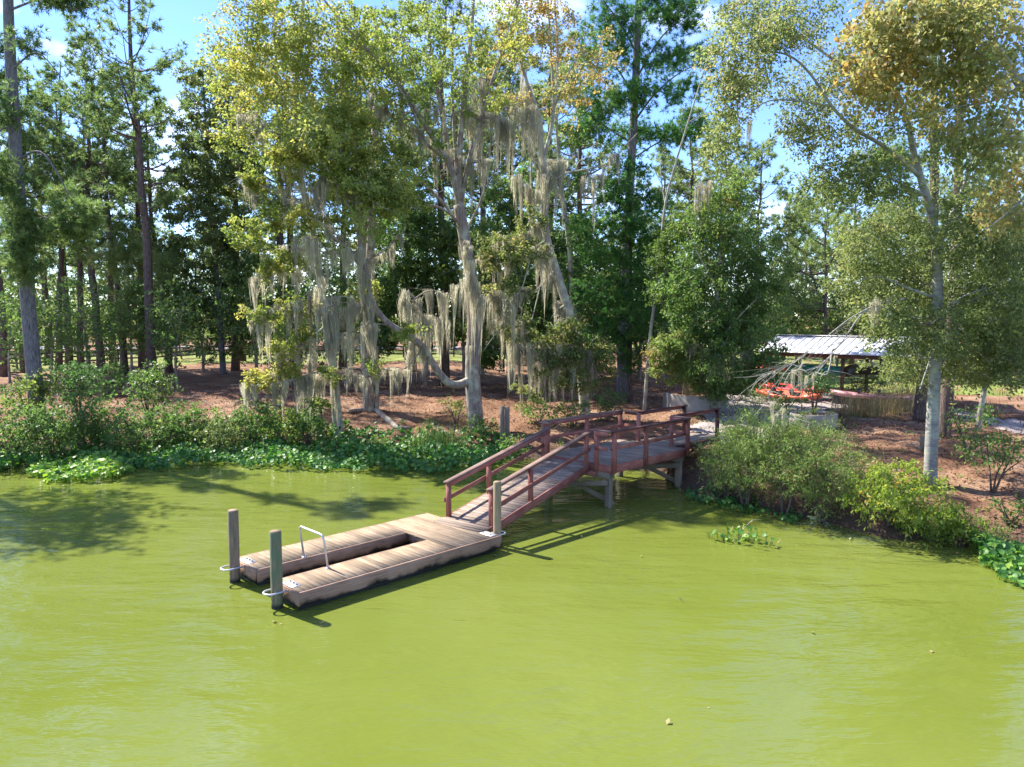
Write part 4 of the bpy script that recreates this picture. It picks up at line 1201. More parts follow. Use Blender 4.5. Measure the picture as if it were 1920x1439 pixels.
# evergreen oaks behind the pier
t = px_tree((1208, 770), [
    ([(1208, 770), (1213, 700), (1218, 640), (1228, 560), (1238, 470), (1248, 380), (1266, 310), (1290, 230), (1307, 175), (1326, 110), (1345, 40)], 0.10, 0.016),
    ([(1216, 660, 0), (1250, 640, -1), (1290, 630, -1.6), (1320, 640, -2)], 0.06, 0.015), ([(1232, 530, 0), (1280, 480, -.6), (1320, 450, -1)], 0.06, 0.015),
    ([(1248, 385, 0), (1240, 340, .5), (1238, 300, .8)], 0.05, 0.015), ([(1290, 230, 0), (1320, 210, .3), (1345, 160, .5)], 0.03, 0.01)])
for a in [(1270, 650, 42, 30, 34, .72), (1250, 690, 26, 24, 10, .7), (1300, 640, 30, 26, 14, .68), (1290, 700, 26, 20, 8, .66)]:
    px_blob(t, *a, dY=-1.5, count=44, r=.34)
for a in [(1290, 420, 45, 40, 18, .35), (1250, 480, 30, 40, 9, .3), (1240, 560, 25, 30, 6, .3)]:
    px_blob(t, *a, dY=-.5, count=40, r=.4)
finish_tree(t, 'slender_tree', 'slender pale tree whose bare tip rises to the sky right of the tall pine', 'tree', 'grey_bark', 'leaf_willow', size=0.14, aspect=0.45, maxr=0.03)

t = px_tree((1345, 775), [
    ([(1345, 775), (1344, 700), (1340, 620), (1346, 520), (1352, 430), (1350, 340)], 0.16, 0.04),
    ([(1342, 650, 0), (1380, 600, -.8), (1420, 560, -1.2)], 0.06, 0.015), ([(1346, 540, 0), (1310, 480, -.8), (1290, 430, -1)], 0.06, 0.015)])
for a in [(1330, 420, 60, 45, 30, .4), (1390, 470, 55, 50, 30, .35), (1300, 520, 55, 50, 28, .35), (1360, 560, 70, 50, 40, .3), (1420, 580, 50, 50, 26, .3), (1320, 620, 60, 45, 30, .3), (1390, 650, 65, 40, 34, .3), (1340, 690, 60, 35, 26, .25), (1420, 690, 45, 30, 16, .25), (1370, 360, 40, 40, 14, .5), (1440, 510, 35, 40, 12, .4), (1350, 735, 40, 20, 8, .2)]:
    px_blob(t, a[0], a[1], a[2] * 1.1, a[3] * 1.1, a[4], a[5] + .12, dY=random.uniform(-1, .6), count=32, r=.42)
TR5 = finish_tree(t, 'evergreen_oak', 'dense dark green evergreen oak overhanging the curved concrete planter', 'tree', 'grey_bark', 'leaf_mid', size=0.15, aspect=0.5, maxr=0.04)
moss_line(TR5, [(1310, 350), (1330, 340)], t.Y - 1.2, 3, 1.4, 2.6, .7)
moss_line(TR5, [(1300, 640), (1400, 660)], t.Y - 1.3, 6, .8, 1.8, .8)

# dark evergreens behind the moss-hung tree
for lab, base, blobs in [
    ('dark leafy evergreen filling the gap behind the moss hung limb', (797, 722), [(760, 420, 60, 50, 30), (820, 460, 50, 50, 26), (740, 500, 60, 50, 30), (800, 540, 60, 45, 28), (700, 560, 50, 40, 18), (760, 590, 60, 35, 22), (830, 600, 40, 40, 14), (720, 630, 45, 25, 12), (780, 360, 40, 40, 12)]),
    ('dark evergreen between the moss hung tree and the pale leaning trunk', (958, 732), [(950, 430, 40, 50, 18), (985, 520, 40, 50, 20), (930, 560, 35, 50, 18), (970, 620, 45, 40, 20), (1040, 560, 40, 60, 22), (1010, 640, 40, 40, 18), (1060, 460, 35, 50, 16), (930, 660, 30, 30, 9), (960, 360, 40, 40, 12)])]:
    t = px_tree(base, [([base, (base[0] + 4, base[1] - 120), (base[0] - 4, base[1] - 240), (base[0], base[1] - 330)], 0.2, 0.05)])
    for a in blobs: px_blob(t, *a, random.uniform(.25, .45), dY=random.uniform(-.8, .8), count=46, r=.46)
    finish_tree(t, 'evergreen_oak', lab, 'tree', 'brown_bark', 'leaf_mid', size=0.17, maxr=0.04)

# glossy oak on the left
t = px_tree((419, 702), [
    ([(419, 702), (414, 630), (410, 560), (402, 470), (394, 380), (388, 290), (384, 200), (380, 140)], 0.24, 0.05),
    ([(404, 490, 0), (440, 420, -.8), (470, 360, -1.2)], 0.08, 0.02), ([(398, 420, 0), (360, 370, -.8), (330, 330, -1.2)], 0.08, 0.02), ([(412, 590, 0), (370, 540, -1), (330, 520, -1.6)], 0.06, 0.02)])
for a in [(385, 170, 50, 40, 22, .55), (430, 230, 50, 45, 26, .6), (350, 260, 45, 45, 22, .5), (400, 310, 60, 45, 30, .5), (460, 330, 45, 45, 20, .5), (350, 380, 50, 45, 26, .45), (430, 410, 60, 45, 30, .45), (380, 480, 60, 45, 30, .42), (450, 500, 45, 50, 22, .4), (330, 480, 40, 45, 18, .4), (400, 560, 60, 40, 26, .4), (340, 570, 45, 40, 16, .4), (460, 580, 45, 40, 18, .4), (420, 640, 45, 30, 12, .4), (440, 150, 35, 30, 10, .75)]:
    px_blob(t, *a, dY=random.uniform(-1.4, 1), count=44, r=.46)
finish_tree(t, 'leafy_oak', 'glossy green oak with a bluish trunk between the left pines and the yellow tree', 'tree', 'grey_pine_bark', 'leaf_oak', size=0.19, maxr=0.05)

# left foreground pine
t = px_tree((72, 792), [
    ([(72, 792), (64, 700), (55, 600), (45, 480), (33, 340), (25, 200), (17, 60), (14, -60)], 0.36, 0.2),
    ([(32, 300, 0), (75, 285, -.6), (110, 330, -1), (130, 370, -1.2)], 0.06, 0.02), ([(30, 260, 0), (8, 240, -.6), (-20, 270, -1)], 0.07, 0.02), ([(46, 400, 0), (90, 410, -.7), (140, 430, -1.2)], 0.05, 0.015),
    ([(22, 130, 0), (70, 100, -.8), (120, 150, -1.2)], 0.05, 0.015), ([(16, 20, 0), (80, 0, -.6), (150, 20, -1)], 0.06, 0.02)])
for a in [(140, 5, 40, 14, 12, .3), (90, -10, 40, 15, 8, .3), (40, 400, 22, 30, 12, .4), (60, 450, 30, 30, 14, .4), (30, 480, 30, 30, 14, .4), (140, 430, 40, 22, 16, .35), (120, 370, 30, 22, 10, .4), (10, 340, 25, 40, 12, .3), (60, 510, 20, 20, 6, .4), (160, 400, 26, 26, 9, .35), (0, 200, 24, 30, 8, .3), (50, 80, 20, 20, 5, .3)]:
    px_blob(t, *a, dY=-.8 + random.uniform(-.6, .6), count=8, r=.45)
finish_tree(t, 'pine_tree', 'thick blue grey pine trunk leaning out at the left edge above the shrubs', 'tree', 'grey_pine_bark', 'needle', 'needle', needle=(14, 0.28, 0.034), maxr=0.04)

t = Tree((-28.0, 33.0, gz(-28, 33.0)))
t.limb([t.base, t.base + np.array([.3, -.5, 4]), t.base + np.array([1.2, -1.5, 9]), t.base + np.array([3, -3, 14])], .34, .1)
t.limb([t.base + np.array([1.2, -1.5, 9]), t.base + np.array([4, -4, 11.5]), t.base + np.array([6.5, -5.5, 12.5])], .12, .04)
t.blob(np.array([-25.3, 30.2, 14.0]), 3.4, 3.6, 3.6, 90, .6, .45, 60)
t.blob(np.array([-23.0, 28.0, 13.2]), 2.5, 2.6, 2.0, 60, .6, .45, 60)
finish_tree(t, 'leafy_oak', 'leafy oak at the very left edge of the bank that shades the water', 'tree', 'brown_bark', 'leaf_oak', size=.2, maxr=.05)

# soft young pine in front of the stand
t = px_tree((272, 708), [([(272, 708), (274, 620), (270, 540), (268, 450)], 0.09, 0.02)])
for a in [(255, 470, 40, 22, 22, .6), (300, 500, 38, 22, 18, .6), (230, 500, 30, 20, 10, .6), (285, 550, 45, 24, 22, .55), (310, 600, 36, 24, 16, .5), (262, 610, 34, 26, 14, .5), (250, 560, 28, 22, 9, .55), (295, 640, 30, 18, 8, .45), (205, 480, 24, 16, 7, .6)]:
    px_blob(t, *a, dY=random.uniform(-.6, .6), count=8, r=.5)
finish_tree(t, 'young_pine', 'soft pale young pine in front of the left pine stand', 'tree', 'pine_bark', 'needle_far', 'needle', needle=(16, 0.34, 0.03), sag=-.03, maxr=0.03)

# ------------------------------------------------------------------ right bank trees
t = px_tree((1744, 905), [
    ([(1744, 905), (1748, 800), (1753, 700), (1758, 600), (1757, 500), (1752, 430), (1740, 380), (1728, 340), (1714, 290), (1698, 215), (1668, 145), (1640, 90)], 0.20, 0.05),
    ([(1728, 335, 0), (1690, 300, -.5), (1650, 270, -.9), (1600, 240, -1.2), (1560, 200, -1.4), (1520, 140, -1.5), (1480, 105, -1.5), (1430, 95, -1.5)], 0.07, 0.02),
    ([(1690, 200, 0), (1620, 150, .6), (1560, 110, .9), (1500, 70, 1), (1440, 50, 1)], 0.06, 0.02),
    ([(1740, 370, 0), (1700, 350, -.8), (1650, 330, -1.2), (1590, 345, -1.5), (1510, 290, -1.6)], 0.05, 0.012),
    ([(1757, 470, 0), (1785, 400, .5), (1810, 340, .8), (1820, 270, 1)], 0.09, 0.03),
    ([(1560, 200, -1.4), (1500, 190, -1.6), (1440, 190, -1.8), (1400, 220, -1.9), (1372, 250, -2)], 0.03, 0.01),
    ([(1755, 560, 0), (1700, 540, -.8), (1650, 520, -1.2), (1600, 530, -1.5)], 0.05, 0.012),
    ([(1757, 600, 0), (1800, 560, -.6), (1850, 540, -1)], 0.05, 0.015),
    ([(1756, 640, 0), (1735, 700, -.5), (1725, 730, -.7)], 0.03, 0.02),
    ([(1758, 610, 0), (1690, 590, -.9), (1640, 570, -1.2)], 0.04, 0.012)])
for a in [(1400, 50, 55, 40, 30, .75), (1460, 60, 50, 40, 22, .7), (1380, 110, 45, 40, 26, .75), (1420, 150, 45, 30, 16, .7), (1365, 180, 30, 35, 18, .75), (1355, 240, 20, 30, 10, .7), (1345, 290, 16, 30, 8, .7), (1500, 30, 60, 30, 20, .5), (1400, -10, 80, 25, 14, .6)]:
    px_blob(t, a[0], a[1], a[2] * 1.15, a[3] * 1.15, int(a[4] * .8), a[5] - .06, dY=-1.0 + random.uniform(-1.4, 2.0), count=24, r=.36)
for a in [(1510, 190, 40, 30, 14, .6), (1530, 240, 45, 30, 16, .6), (1500, 250, 30, 25, 8, .55), (1580, 230, 45, 40, 16, .55), (1560, 130, 50, 40, 18, .6), (1640, 230, 40, 40, 12, .5), (1600, 320, 50, 25, 16, .45), (1550, 340, 40, 20, 10, .45), (1530, 350, 30, 14, 6, .4), (1660, 340, 40, 30, 12, .45), (1620, 130, 60, 50, 20, .55), (1700, 130, 60, 60, 22, .55), (1760, 220, 60, 60, 22, .5), (1810, 300, 60, 50, 22, .5), (1700, 50, 70, 40, 20, .5)]:
    px_blob(t, a[0], a[1], a[2] * 1.15, a[3] * 1.15, int(a[4] * .85), a[5] + .05, dY=random.uniform(-2.2, 1.6), count=25, r=.38)
for a in [(1640, 480, 55, 35, 22, .55), (1700, 470, 55, 40, 22, .45), (1600, 540, 40, 30, 13, .55), (1680, 540, 60, 40, 28, .5), (1740, 540, 55, 50, 24, .4), (1650, 590, 45, 25, 12, .55), (1710, 620, 60, 40, 26, .45), (1780, 620, 50, 40, 20, .4), (1740, 680, 55, 30, 18, .4), (1800, 480, 60, 50, 24, .4), (1860, 480, 50, 50, 20, .4), (1850, 560, 60, 45, 24, .4), (1890, 620, 45, 45, 18, .4), (1830, 640, 50, 35, 16, .4), (1600, 470, 40, 30, 10, .6), (1905, 540, 40, 50, 12, .4), (1800, 690, 50, 28, 16, .4), (1860, 680, 45, 30, 16, .45), (1905, 690, 35, 30, 10, .4), (1690, 690, 40, 20, 8, .45), (1840, 390, 50, 45, 16, .5), (1890, 440, 40, 45, 14, .55), (1700, 400, 45, 35, 12, .5), (1780, 420, 45, 40, 14, .45), (1620, 430, 35, 25, 9, .6)]:
    px_blob(t, a[0], a[1], a[2] * 1.12, a[3] * 1.12, a[4], a[5] + .05, dY=random.uniform(-1.8, 2.0), count=26, r=.38)
TR6 = finish_tree(t, 'bank_oak', 'pale smooth trunked oak at the water edge right of the pier', 'tree', 'pale_bark', 'leaf_oak', size=0.105, aspect=0.5, maxr=0.035, tip=0.006)
moss(TR6, 1405, 225, t.Y - 1.6, 1.0, .5); moss(TR6, 1640, 570, t.Y - 1.2, 1.0, .7); moss(TR6, 1650, 560, t.Y - 1.1, .8, .7)

# bare twiggy bough hanging from the oak, with moss
tb = Tree(TR6.location)
tb.pos, tb.par, tb.fix = [np.array(at_y(1700, 560, t.Y - .6))], [-1], [0.03]
BL = [(1700, 560, -.6), (1650, 570, -1.0), (1615, 590, -1.3), (1580, 640, -1.5), (1540, 690, -1.7), (1500, 735, -1.9)]
tb.limb([at_y(x, y, t.Y + d) for x, y, d in BL], 0.03, 0.006)
BL2 = [(1625, 580, -1.2), (1590, 600, -1.5), (1540, 640, -1.9), (1490, 680, -2.1), (1430, 705, -2.2)]
tb.limb([at_y(x, y, t.Y + d) for x, y, d in BL2], 0.018, 0.005)
for k in range(46):
    q0 = random.choice((BL, BL2)); i = random.randrange(2, len(q0) - 1); f = random.random()
    x, y, d = [q0[i][j] + (q0[i + 1][j] - q0[i][j]) * f for j in range(3)]
    L_ = random.uniform(.4, 1.0); dx = -95 * L_ * random.uniform(.4, 1.1); dy = random.uniform(5, 85) * L_
    dd = random.uniform(-.5, .5)
    tb.limb([at_y(x, y, t.Y + d), at_y(x + dx * .5, y + dy * .4 + random.uniform(-6, 6), t.Y + d + dd * .5), at_y(x + dx, y + dy, t.Y + d + dd)], 0.0085, 0.003, n=3)
for _ in range(60):
    x = random.uniform(1430, 1600); tb.cluster(at_y(x, 605 + (1620 - x) * .55 + random.uniform(-22, 36), t.Y - 1.8 + random.uniform(-.5, .5)), .1, .5, 0)
tb.grow(tip=0.0045, sag=-.05, maxr=.01)
tb.wood('bare_bough', M['twig'], TR6, np.array(TR6.location))
SKEL[TR6.name] = (np.array(tb.pos), M['twig'])
Yb = t.Y - 1.7
moss_line(TR6, [(1560, 660), (1515, 705)], Yb, 2, .4, 1.5, .3)
moss_line(TR6, [(1500, 690), (1470, 720)], Yb, 2, .4, 1.0, .3)
moss_line(TR6, [(1470, 760), (1440, 740)], Yb, 2, .4, .8, .4)

# orange maple reaching in from the right
bm = np.array([17.5, 18.2, 0.0]); bm[2] = gz(bm[0], bm[1])
t = Tree(bm); t.Y = 19.0
q = lambda x, y, d=0.0: at_y(x, y, t.Y + d)
t.limb([bm, q(2170, 700), q(2120, 450), q(2040, 250), q(1960, 180), q(1915, 160), q(1890, 120), q(1850, 60), q(1800, 0), q(1770, -50)], 0.22, 0.03)
t.limb([q(1915, 160), q(1860, 190, -.4), q(1800, 200, -.7), q(1740, 215, -.9)], 0.035, 0.01)
t.limb([q(2040, 250), q(1960, 330, -.6), q(1900, 390, -.9), q(1850, 430, -1)], 0.05, 0.012)
t.limb([q(1850, 60), q(1760, 90, .5), q(1680, 110, .8), q(1600, 120, 1)], 0.03, 0.01)
for a in [(1640, 60, 50, 35, 12, .75), (1700, 40, 55, 40, 14, .7), (1620, 110, 45, 40, 12, .8), (1680, 130, 55, 45, 16, .8), (1760, 90, 60, 50, 16, .7), (1820, 50, 60, 50, 14, .65), (1880, 60, 50, 50, 12, .65), (1640, 180, 35, 30, 7, .75), (1740, 190, 50, 35, 11, .65), (1800, 160, 50, 40, 11, .65), (1880, 150, 45, 50, 11, .6), (1820, 250, 45, 40, 9, .55), (1880, 260, 45, 50, 11, .65), (1900, 340, 35, 40, 9, .75), (1860, 400, 40, 30, 7, .7), (1910, 410, 30, 30, 6, .7), (1760, 10, 70, 40, 12, .6), (1860, -20, 70, 40, 8, .6)]:
    px_blob(t, a[0], a[1], a[2] * 1.15, a[3] * 1.15, a[4], a[5] - .06, dY=random.uniform(-1.4, 1.4), count=15, r=.38)
finish_tree(t, 'maple_tree', 'orange and yellow leaved maple reaching into the picture from the right edge', 'tree', 'pale_bark', 'leaf_orange', size=0.125, aspect=0.75, maxr=0.03, droop=0.9, tip=0.006)

for lab, base, limbs, r0, mat, blobs, lm, kind, sz in [
    ('dark brown pine trunk right behind the pale oak trunk', (1770, 822), [(1770, 822), (1778, 720), (1786, 600), (1793, 450), (1798, 300), (1800, 120), (1802, -60)], .25, 'pine_bark', [(1800, 20, 60, 40, 16, .4), (1640, 290, 50, 25, 10, .55), (1700, 300, 40, 25, 10, .5), (1860, 120, 40, 40, 10, .4), (1780, -40, 80, 30, 14, .4), (1840, 250, 30, 30, 8, .4)], 'needle', 'needle', .3),
    ('rough brown leaning pine trunk left of the pale oak trunk', (1722, 790), [(1722, 790), (1732, 700), (1742, 600), (1748, 480), (1752, 330), (1750, 150), (1748, 0), (1746, -60)], .27, 'pine_bark', [(1750, 40, 60, 40, 14, .4), (1700, 120, 50, 40, 12, .4), (1610, 430, 50, 20, 12, .6), (1680, 420, 40, 20, 9, .6), (1790, 140, 40, 30, 9, .4)], 'needle', 'needle', .3),
    ('slim grey tree leaning right beside the narrow pale path', (1832, 806), [(1832, 806), (1842, 750), (1853, 690), (1862, 620), (1872, 540), (1878, 470)], .12, 'grey_bark', [(1840, 690, 30, 16, 6, .4), (1880, 660, 40, 25, 12, .4), (1850, 620, 40, 30, 12, .4), (1900, 600, 40, 40, 14, .4), (1870, 540, 45, 40, 16, .4), (1900, 480, 40, 40, 14, .45), (1860, 460, 40, 30, 10, .5)], 'leaf_oak', 'leaf', .13)]:
    t = px_tree(base, [(limbs, r0, r0 * .45)])
    for a in blobs: px_blob(t, *a, dY=random.uniform(-1, 1), count=8 if kind == 'needle' else 40, r=.4)
    finish_tree(t, 'pine_tree' if kind == 'needle' else 'slim_tree', lab, 'tree', mat, lm, kind, size=sz, maxr=.04)

# ================================================================== pine stand (built once each, then copied)
def pine(k, h, crown0, spread, dens, mat):
    r = np.random.default_rng(500 + k)
    b = MB()
    zs = np.linspace(0, h, 14)
    wx = np.cumsum(r.normal(size=14) * 0.09); wy = np.cumsum(r.normal(size=14) * 0.09); wx -= wx[0]; wy -= wy[0]
    r0 = 0.012 * h
    at = lambda z: np.array([np.interp(z, zs, wx), np.interp(z, zs, wy), z])
    b.tube([at(z) - np.array([0, 0, .2 if i == 0 else 0]) for i, z in enumerate(zs)], [r0 * (1.25 if i == 0 else 1 - 0.86 * (z / h) ** 1.3) for i, z in enumerate(zs)], 9)
    cen, dr = [], []
    z = crown0 * h
    while z < h - .3:
        f = (z - crown0 * h) / (h * (1 - crown0))
        Lm = spread * (1 - f) ** 0.75 * (0.55 + 0.9 * min(1, f * 3.5)) + 0.5
        for q_ in range(r.integers(1, 4)):
            if r.random() > dens: continue
            a = r.uniform(0, 2 * math.pi); L_ = Lm * r.uniform(.55, 1.1)
            d = np.array([math.cos(a), math.sin(a), 0])
            up = r.uniform(-.05, .45) + f * .5
            p0 = at(z); pts = [p0 + d * L_ * s + np.array([0, 0, up * L_ * s + .22 * L_ * s * s - .1 * L_ * math.sin(math.pi * s)]) for s in (0, .25, .5, .75, 1)]
            rb = 0.016 * L_ + 0.008
            b.tube(pts, [rb, rb * .8, rb * .6, rb * .4, rb * .2], 4, cap=False)
            nsub = int(3 + L_ * 2.1)
            for s in range(nsub):
                tt = r.uniform(.35, 1.0)
                pp = np.array([np.interp(tt, (0, .25, .5, .75, 1), [p[i] for p in pts]) for i in range(3)])
                sd = np.array([-d[1], d[0], 0]) * r.choice([-1, 1]) + d * .7 + np.array([0, 0, r.uniform(.0, .7)])
                Ls = r.uniform(.35, 1.05) * (0.5 + .22 * L_)
                e_ = pp + unit(sd) * Ls
                b.tube([pp, (pp + e_) / 2 + np.array([0, 0, -.03]), e_], [.014, .011, .007], 3, cap=False)
                for w in (.55, .8, 1.0):
                    cen.append(pp + (e_ - pp) * w + r.normal(size=3) * .1); dr.append(unit(e_ - pp) + np.array([0, 0, .5]))
            cen.append(pts[-1]); dr.append(d + np.array([0, 0, .6]))
        z += r.uniform(.28, .62)
    for zz in (h, h - .3): cen.append(at(zz)); dr.append(np.array([0, 0, 1.]))
    for s in range(5):                                            # dead snags below the crown
        z = r.uniform(.4, 1.0) * crown0 * h; a = r.uniform(0, 6.28); L_ = r.uniform(.5, 1.6)
        b.tube([at(z), at(z) + np.array([math.cos(a) * L_, math.sin(a) * L_, r.uniform(-.2, .3)])], [.03, .012], 4, cap=False)
    cen = np.array(cen); dr = np.array(dr)
    tint = .42 + r.normal(size=len(cen)) * .16
    return b.mesh('trunk', M['pine_bark'], True), needles_mesh('crown', cen, dr, M[mat], tint, 13, .40, .06)


PINES = [pine(0, 27, .34, 3.6, .66, 'needle'), pine(1, 25, .32, 3.3, .66, 'needle'), pine(2, 22, .42, 2.8, .7, 'needle'), pine(3, 28, .40, 3.9, .66, 'needle'),
         pine(4, 17, .14, 4.2, .95, 'needle_far'), pine(5, 14, .08, 3.8, 1.0, 'needle_far'), pine(6, 24, .34, 3.6, .95, 'needle_far')]
HGT = [27, 25, 23, 28, 17, 14, 24]


def put_pine(x, y, k, label, group, s=1.0, sxy=1.0):
    root = thing('pine_tree', label, 'tree', (x, y, gz(x, y) - .05), random.uniform(0, 6.28), group)
    for nm, d in zip(('trunk', 'crown'), PINES[k]): link(nm, d, root)
    root.scale = (s * sxy, s * sxy, s)
    root.rotation_euler = (random.uniform(-.025, .025), random.uniform(-.025, .025), root.rotation_euler.z)
    return root


def px_pine(px, Y, k, label, group, s=1.0, sxy=1.0):
    x = (px - 960) / F_PX * Y * 0.996
    return put_pine(x, Y, k, label, group, s, sxy)


for i, (px, Y, k, s) in enumerate([(41, 58, 2, 1.05), (3, 55, 1, 1.0), (86, 66, 0, .95), (104, 60, 2, .98), (124, 63, 1, 1.0), (148, 60, 2, 1.0), (185, 57, 0, .92), (208, 66, 1, .95),
                                    (229, 56, 2, 1.02), (263, 64, 1, 1.0), (314, 59, 2, .95), (438, 60, 0, .95), (452, 70, 1, 1.0), (-40, 60, 0, 1.0)]):
    vis = sorted([41, 3, 86, 104, 124, 148, 185, 208, 229, 263, 314])
    ORD = ['first', 'second', 'third', 'fourth', 'fifth', 'sixth', 'seventh', 'eighth', 'ninth', 'tenth', 'eleventh']
    lab = {438: 'straight pine behind the bluish trunk of the glossy oak', 452: 'farther pine just right of the glossy oak trunk'}.get(px)
    if px in vis: lab = ORD[vis.index(px)] + ' slender pine trunk of the left stand counted from the left edge'
    px_pine(px, Y, k, lab or 'farther pine at the back of the left stand near the lawn', 'pines of the left stand', s)
for px, Y, k, s in [(545, 66, 6, 1.15), (770, 60, 6, 1.15), (960, 66, 6, 1.2)]:
    px_pine(px, Y, k, 'farther pine whose crown fills the back of the wood', 'farther pines at the back of the wood', s, 1.15)
px_pine(282, 52, 3, 'tallest straight pine rising left of the glossy oak to the top of the picture', None, 1.02, 1.0)
MID = 'tall pine glimpsed behind the moss hung trees'
for px, Y, k, s in [(520, 60, 3, 1.05), (640, 62, 6, 1.1), (700, 54, 2, 1.1), (832, 50, 1, 1.05), (905, 62, 6, 1.1), (1020, 64, 3, 1.0), (1085, 54, 6, 1.0)]:
    px_pine(px, Y, k, MID, 'pines behind the moss hung trees', s)
RGT = 'sunlit yellow green pine beyond the boat shelter'
for px, Y, k, s in [(1290, 60, 6, .85), (1350, 66, 6, .9), (1405, 62, 4, 1.05), (1470, 74, 5, 1.15), (1545, 56, 5, 1.0), (1600, 66, 4, 1.0), (1660, 60, 5, 1.05), (1735, 72, 4, 1.0), (1800, 66, 5, 1.1), (1870, 60, 4, 1.1), (1930, 70, 6, .9), (1500, 84, 4, 1.0), (1250, 70, 4, 1.1), (1990, 56, 5, 1.1)]:
    px_pine(px, Y, k, RGT, 'pines beyond the boat shelter', s)
UND = []
def understory(k):
    r_ = np.random.default_rng(900 + k)
    t = Tree((0, 0, 0)); t.limb([(0, 0, -.1), (r_.normal() * .2, r_.normal() * .2, 2), (r_.normal() * .5, r_.normal() * .5, 4.5)], .11, .03)
    t.blob(np.array([0, 0, 4.6]), 2.4, 2.4, 2.4, 42, .6, .45, 30)
    t.blob(np.array([0, 0, 2.8]), 1.9, 1.9, 1.2, 18, .5, .4, 26)
    t.grow()
    b = MB()
    for ids in t.paths: b.tube([t.pos[i] for i in ids], [t.rad[i] for i in ids], 5 if t.rad[ids[0]] > .04 else 3, cap=False)
    p, v, tt = t.leaf_points()
    return b.mesh('trunk', M['brown_bark'], True), leaves_mesh('crown', p, v, .22, M[('leaf_mid', 'leaf_oak', 'leaf_yellow')[k % 3]], tt - (.15 if k % 3 == 2 else 0))
UND = [understory(k) for k in range(4)]
def px_under(px, Y, k, s, label, group):
    x = (px - 960) / F_PX * Y
    root = thing('broadleaf_tree', label, 'tree', (x, Y, gz(x, Y)), random.uniform(0, 6.28), group)
    for nm, d in zip(('trunk', 'crown'), UND[k]): link(nm, d, root)
    root.scale = (s, s, s)
for px, Y, k, s in [(340, 72, 1, .95), (384, 70, 1, .9), (140, 84, 2, 1.1), (300, 84, 2, 1.1), (500, 78, 2, 1.2), (640, 72, 0, 1.2), (760, 72, 2, 1.2), (900, 70, 2, 1.1), (1100, 60, 2, 1.2), (1160, 64, 0, 1.3), (1220, 58, 1, 1.2), (1280, 66, 3, 1.3), (-10, 82, 0, 1.2), (480, 58, 3, .8), (545, 50, 1, .7), (680, 48, 3, .6)]:
    px_under(px, Y, k, s, 'small broadleaf tree in the deep shade among the pines', 'understory trees among the pines')
MIDL = {95: 'small leafy tree just right of the thick leaning pine', 165: 'small leafy tree above the bank shrubs, second from the thick leaning pine', 330: 'small leafy tree just left of the bluish oak trunk', 245: 'small leafy tree behind the soft young pine',
        520: 'small leafy tree behind the tips of the lowest mossy boughs', 15: 'small leafy tree at the left edge behind the thick leaning pine', 480: 'mid height tree just right of the glossy oak', 560: 'yellowish tree behind the mossy boughs of the left leaning trunk', 620: 'leafy tree behind the foot of the left leaning trunk',
        690: 'yellowish tree behind the thick grey split trunk', 870: 'yellowish tree behind the big mossy trunk', 905: 'tall leafy crown just right of the big mossy trunk', 960: 'yellowish tree midway between the big mossy trunk and the pale leaning one', 1020: 'leafy tree behind the pale leaning trunk', 1065: 'yellowish crown behind the slim grey trunk',
        1120: 'leafy crown between the slim grey trunk and the dark young pine', 1200: 'yellowish crown behind the tall dark pine', 1245: 'leafy crown behind the slender bare tipped tree', 380: 'leafy tree behind the glossy oak crown', 30: 'farther leafy tree at the left edge near the fence', 130: 'yellowish tree near the fence in the left stand', 215: 'leafy tree near the fence behind the soft young pine'}
for px, Y, k, s in [(95, 47, 3, 1.0), (165, 50, 0, 1.05), (330, 49, 3, 1.0), (245, 54, 2, 1.1), (520, 47, 2, .9), (15, 50, 0, .9), (480, 54, 3, 1.3), (560, 56, 2, 1.5), (620, 50, 0, 1.2), (690, 56, 2, 1.5), (870, 50, 2, 1.5), (905, 56, 0, 1.7), (960, 52, 2, 1.7), (1020, 50, 3, 1.4), (1065, 56, 2, 1.8), (1120, 54, 0, 1.5), (1200, 54, 2, 1.6), (1245, 52, 3, 1.4), (380, 58, 3, 1.2), (30, 62, 3, 1.0), (130, 68, 2, 1.1), (215, 64, 3, 1.0)]:
    px_under(px, Y, k, s, MIDL[px], 'mid height trees between the trunks')
for px, Y, k, s in [(1340, 52, 1, 1.0), (1400, 50, 3, 1.0), (1440, 54, 0, 1.0), (1500, 62, 1, 1.1), (1570, 60, 3, 1.0), (1640, 56, 1, 1.1), (1720, 54, 0, 1.1), (1800, 62, 1, 1.1), (1880, 58, 3, 1.2), (1940, 52, 0, 1.1)]:
    px_under(px, Y, k, s, 'small broadleaf tree behind the boat shelter', 'small trees behind the boat shelter')

LAWN = 'sunlit yellow green young tree beyond the lawn and the road'
for px, Y, k, s in [(-20, 88, 5, 1.0), (25, 104, 4, .9), (70, 90, 5, .9), (120, 106, 4, .9), (165, 90, 5, .85), (215, 104, 4, .85), (265, 92, 5, .95), (320, 106, 4, .95), (370, 92, 5, .95), (420, 104, 4, .95), (480, 90, 5, 1.1), (540, 100, 4, 1.1), (610, 92, 5, 1.1), (690, 100, 4, 1.1), (770, 90, 5, 1.1), (850, 96, 4, 1.1), (930, 90, 5, 1.1), (1010, 96, 4, 1.1), (1090, 90, 5, 1.1), (1170, 96, 4, 1.1)]:
    put_pine((px - 960) / F_PX * Y, Y, k, LAWN, 'young trees beyond the lawn', s, 1.15)

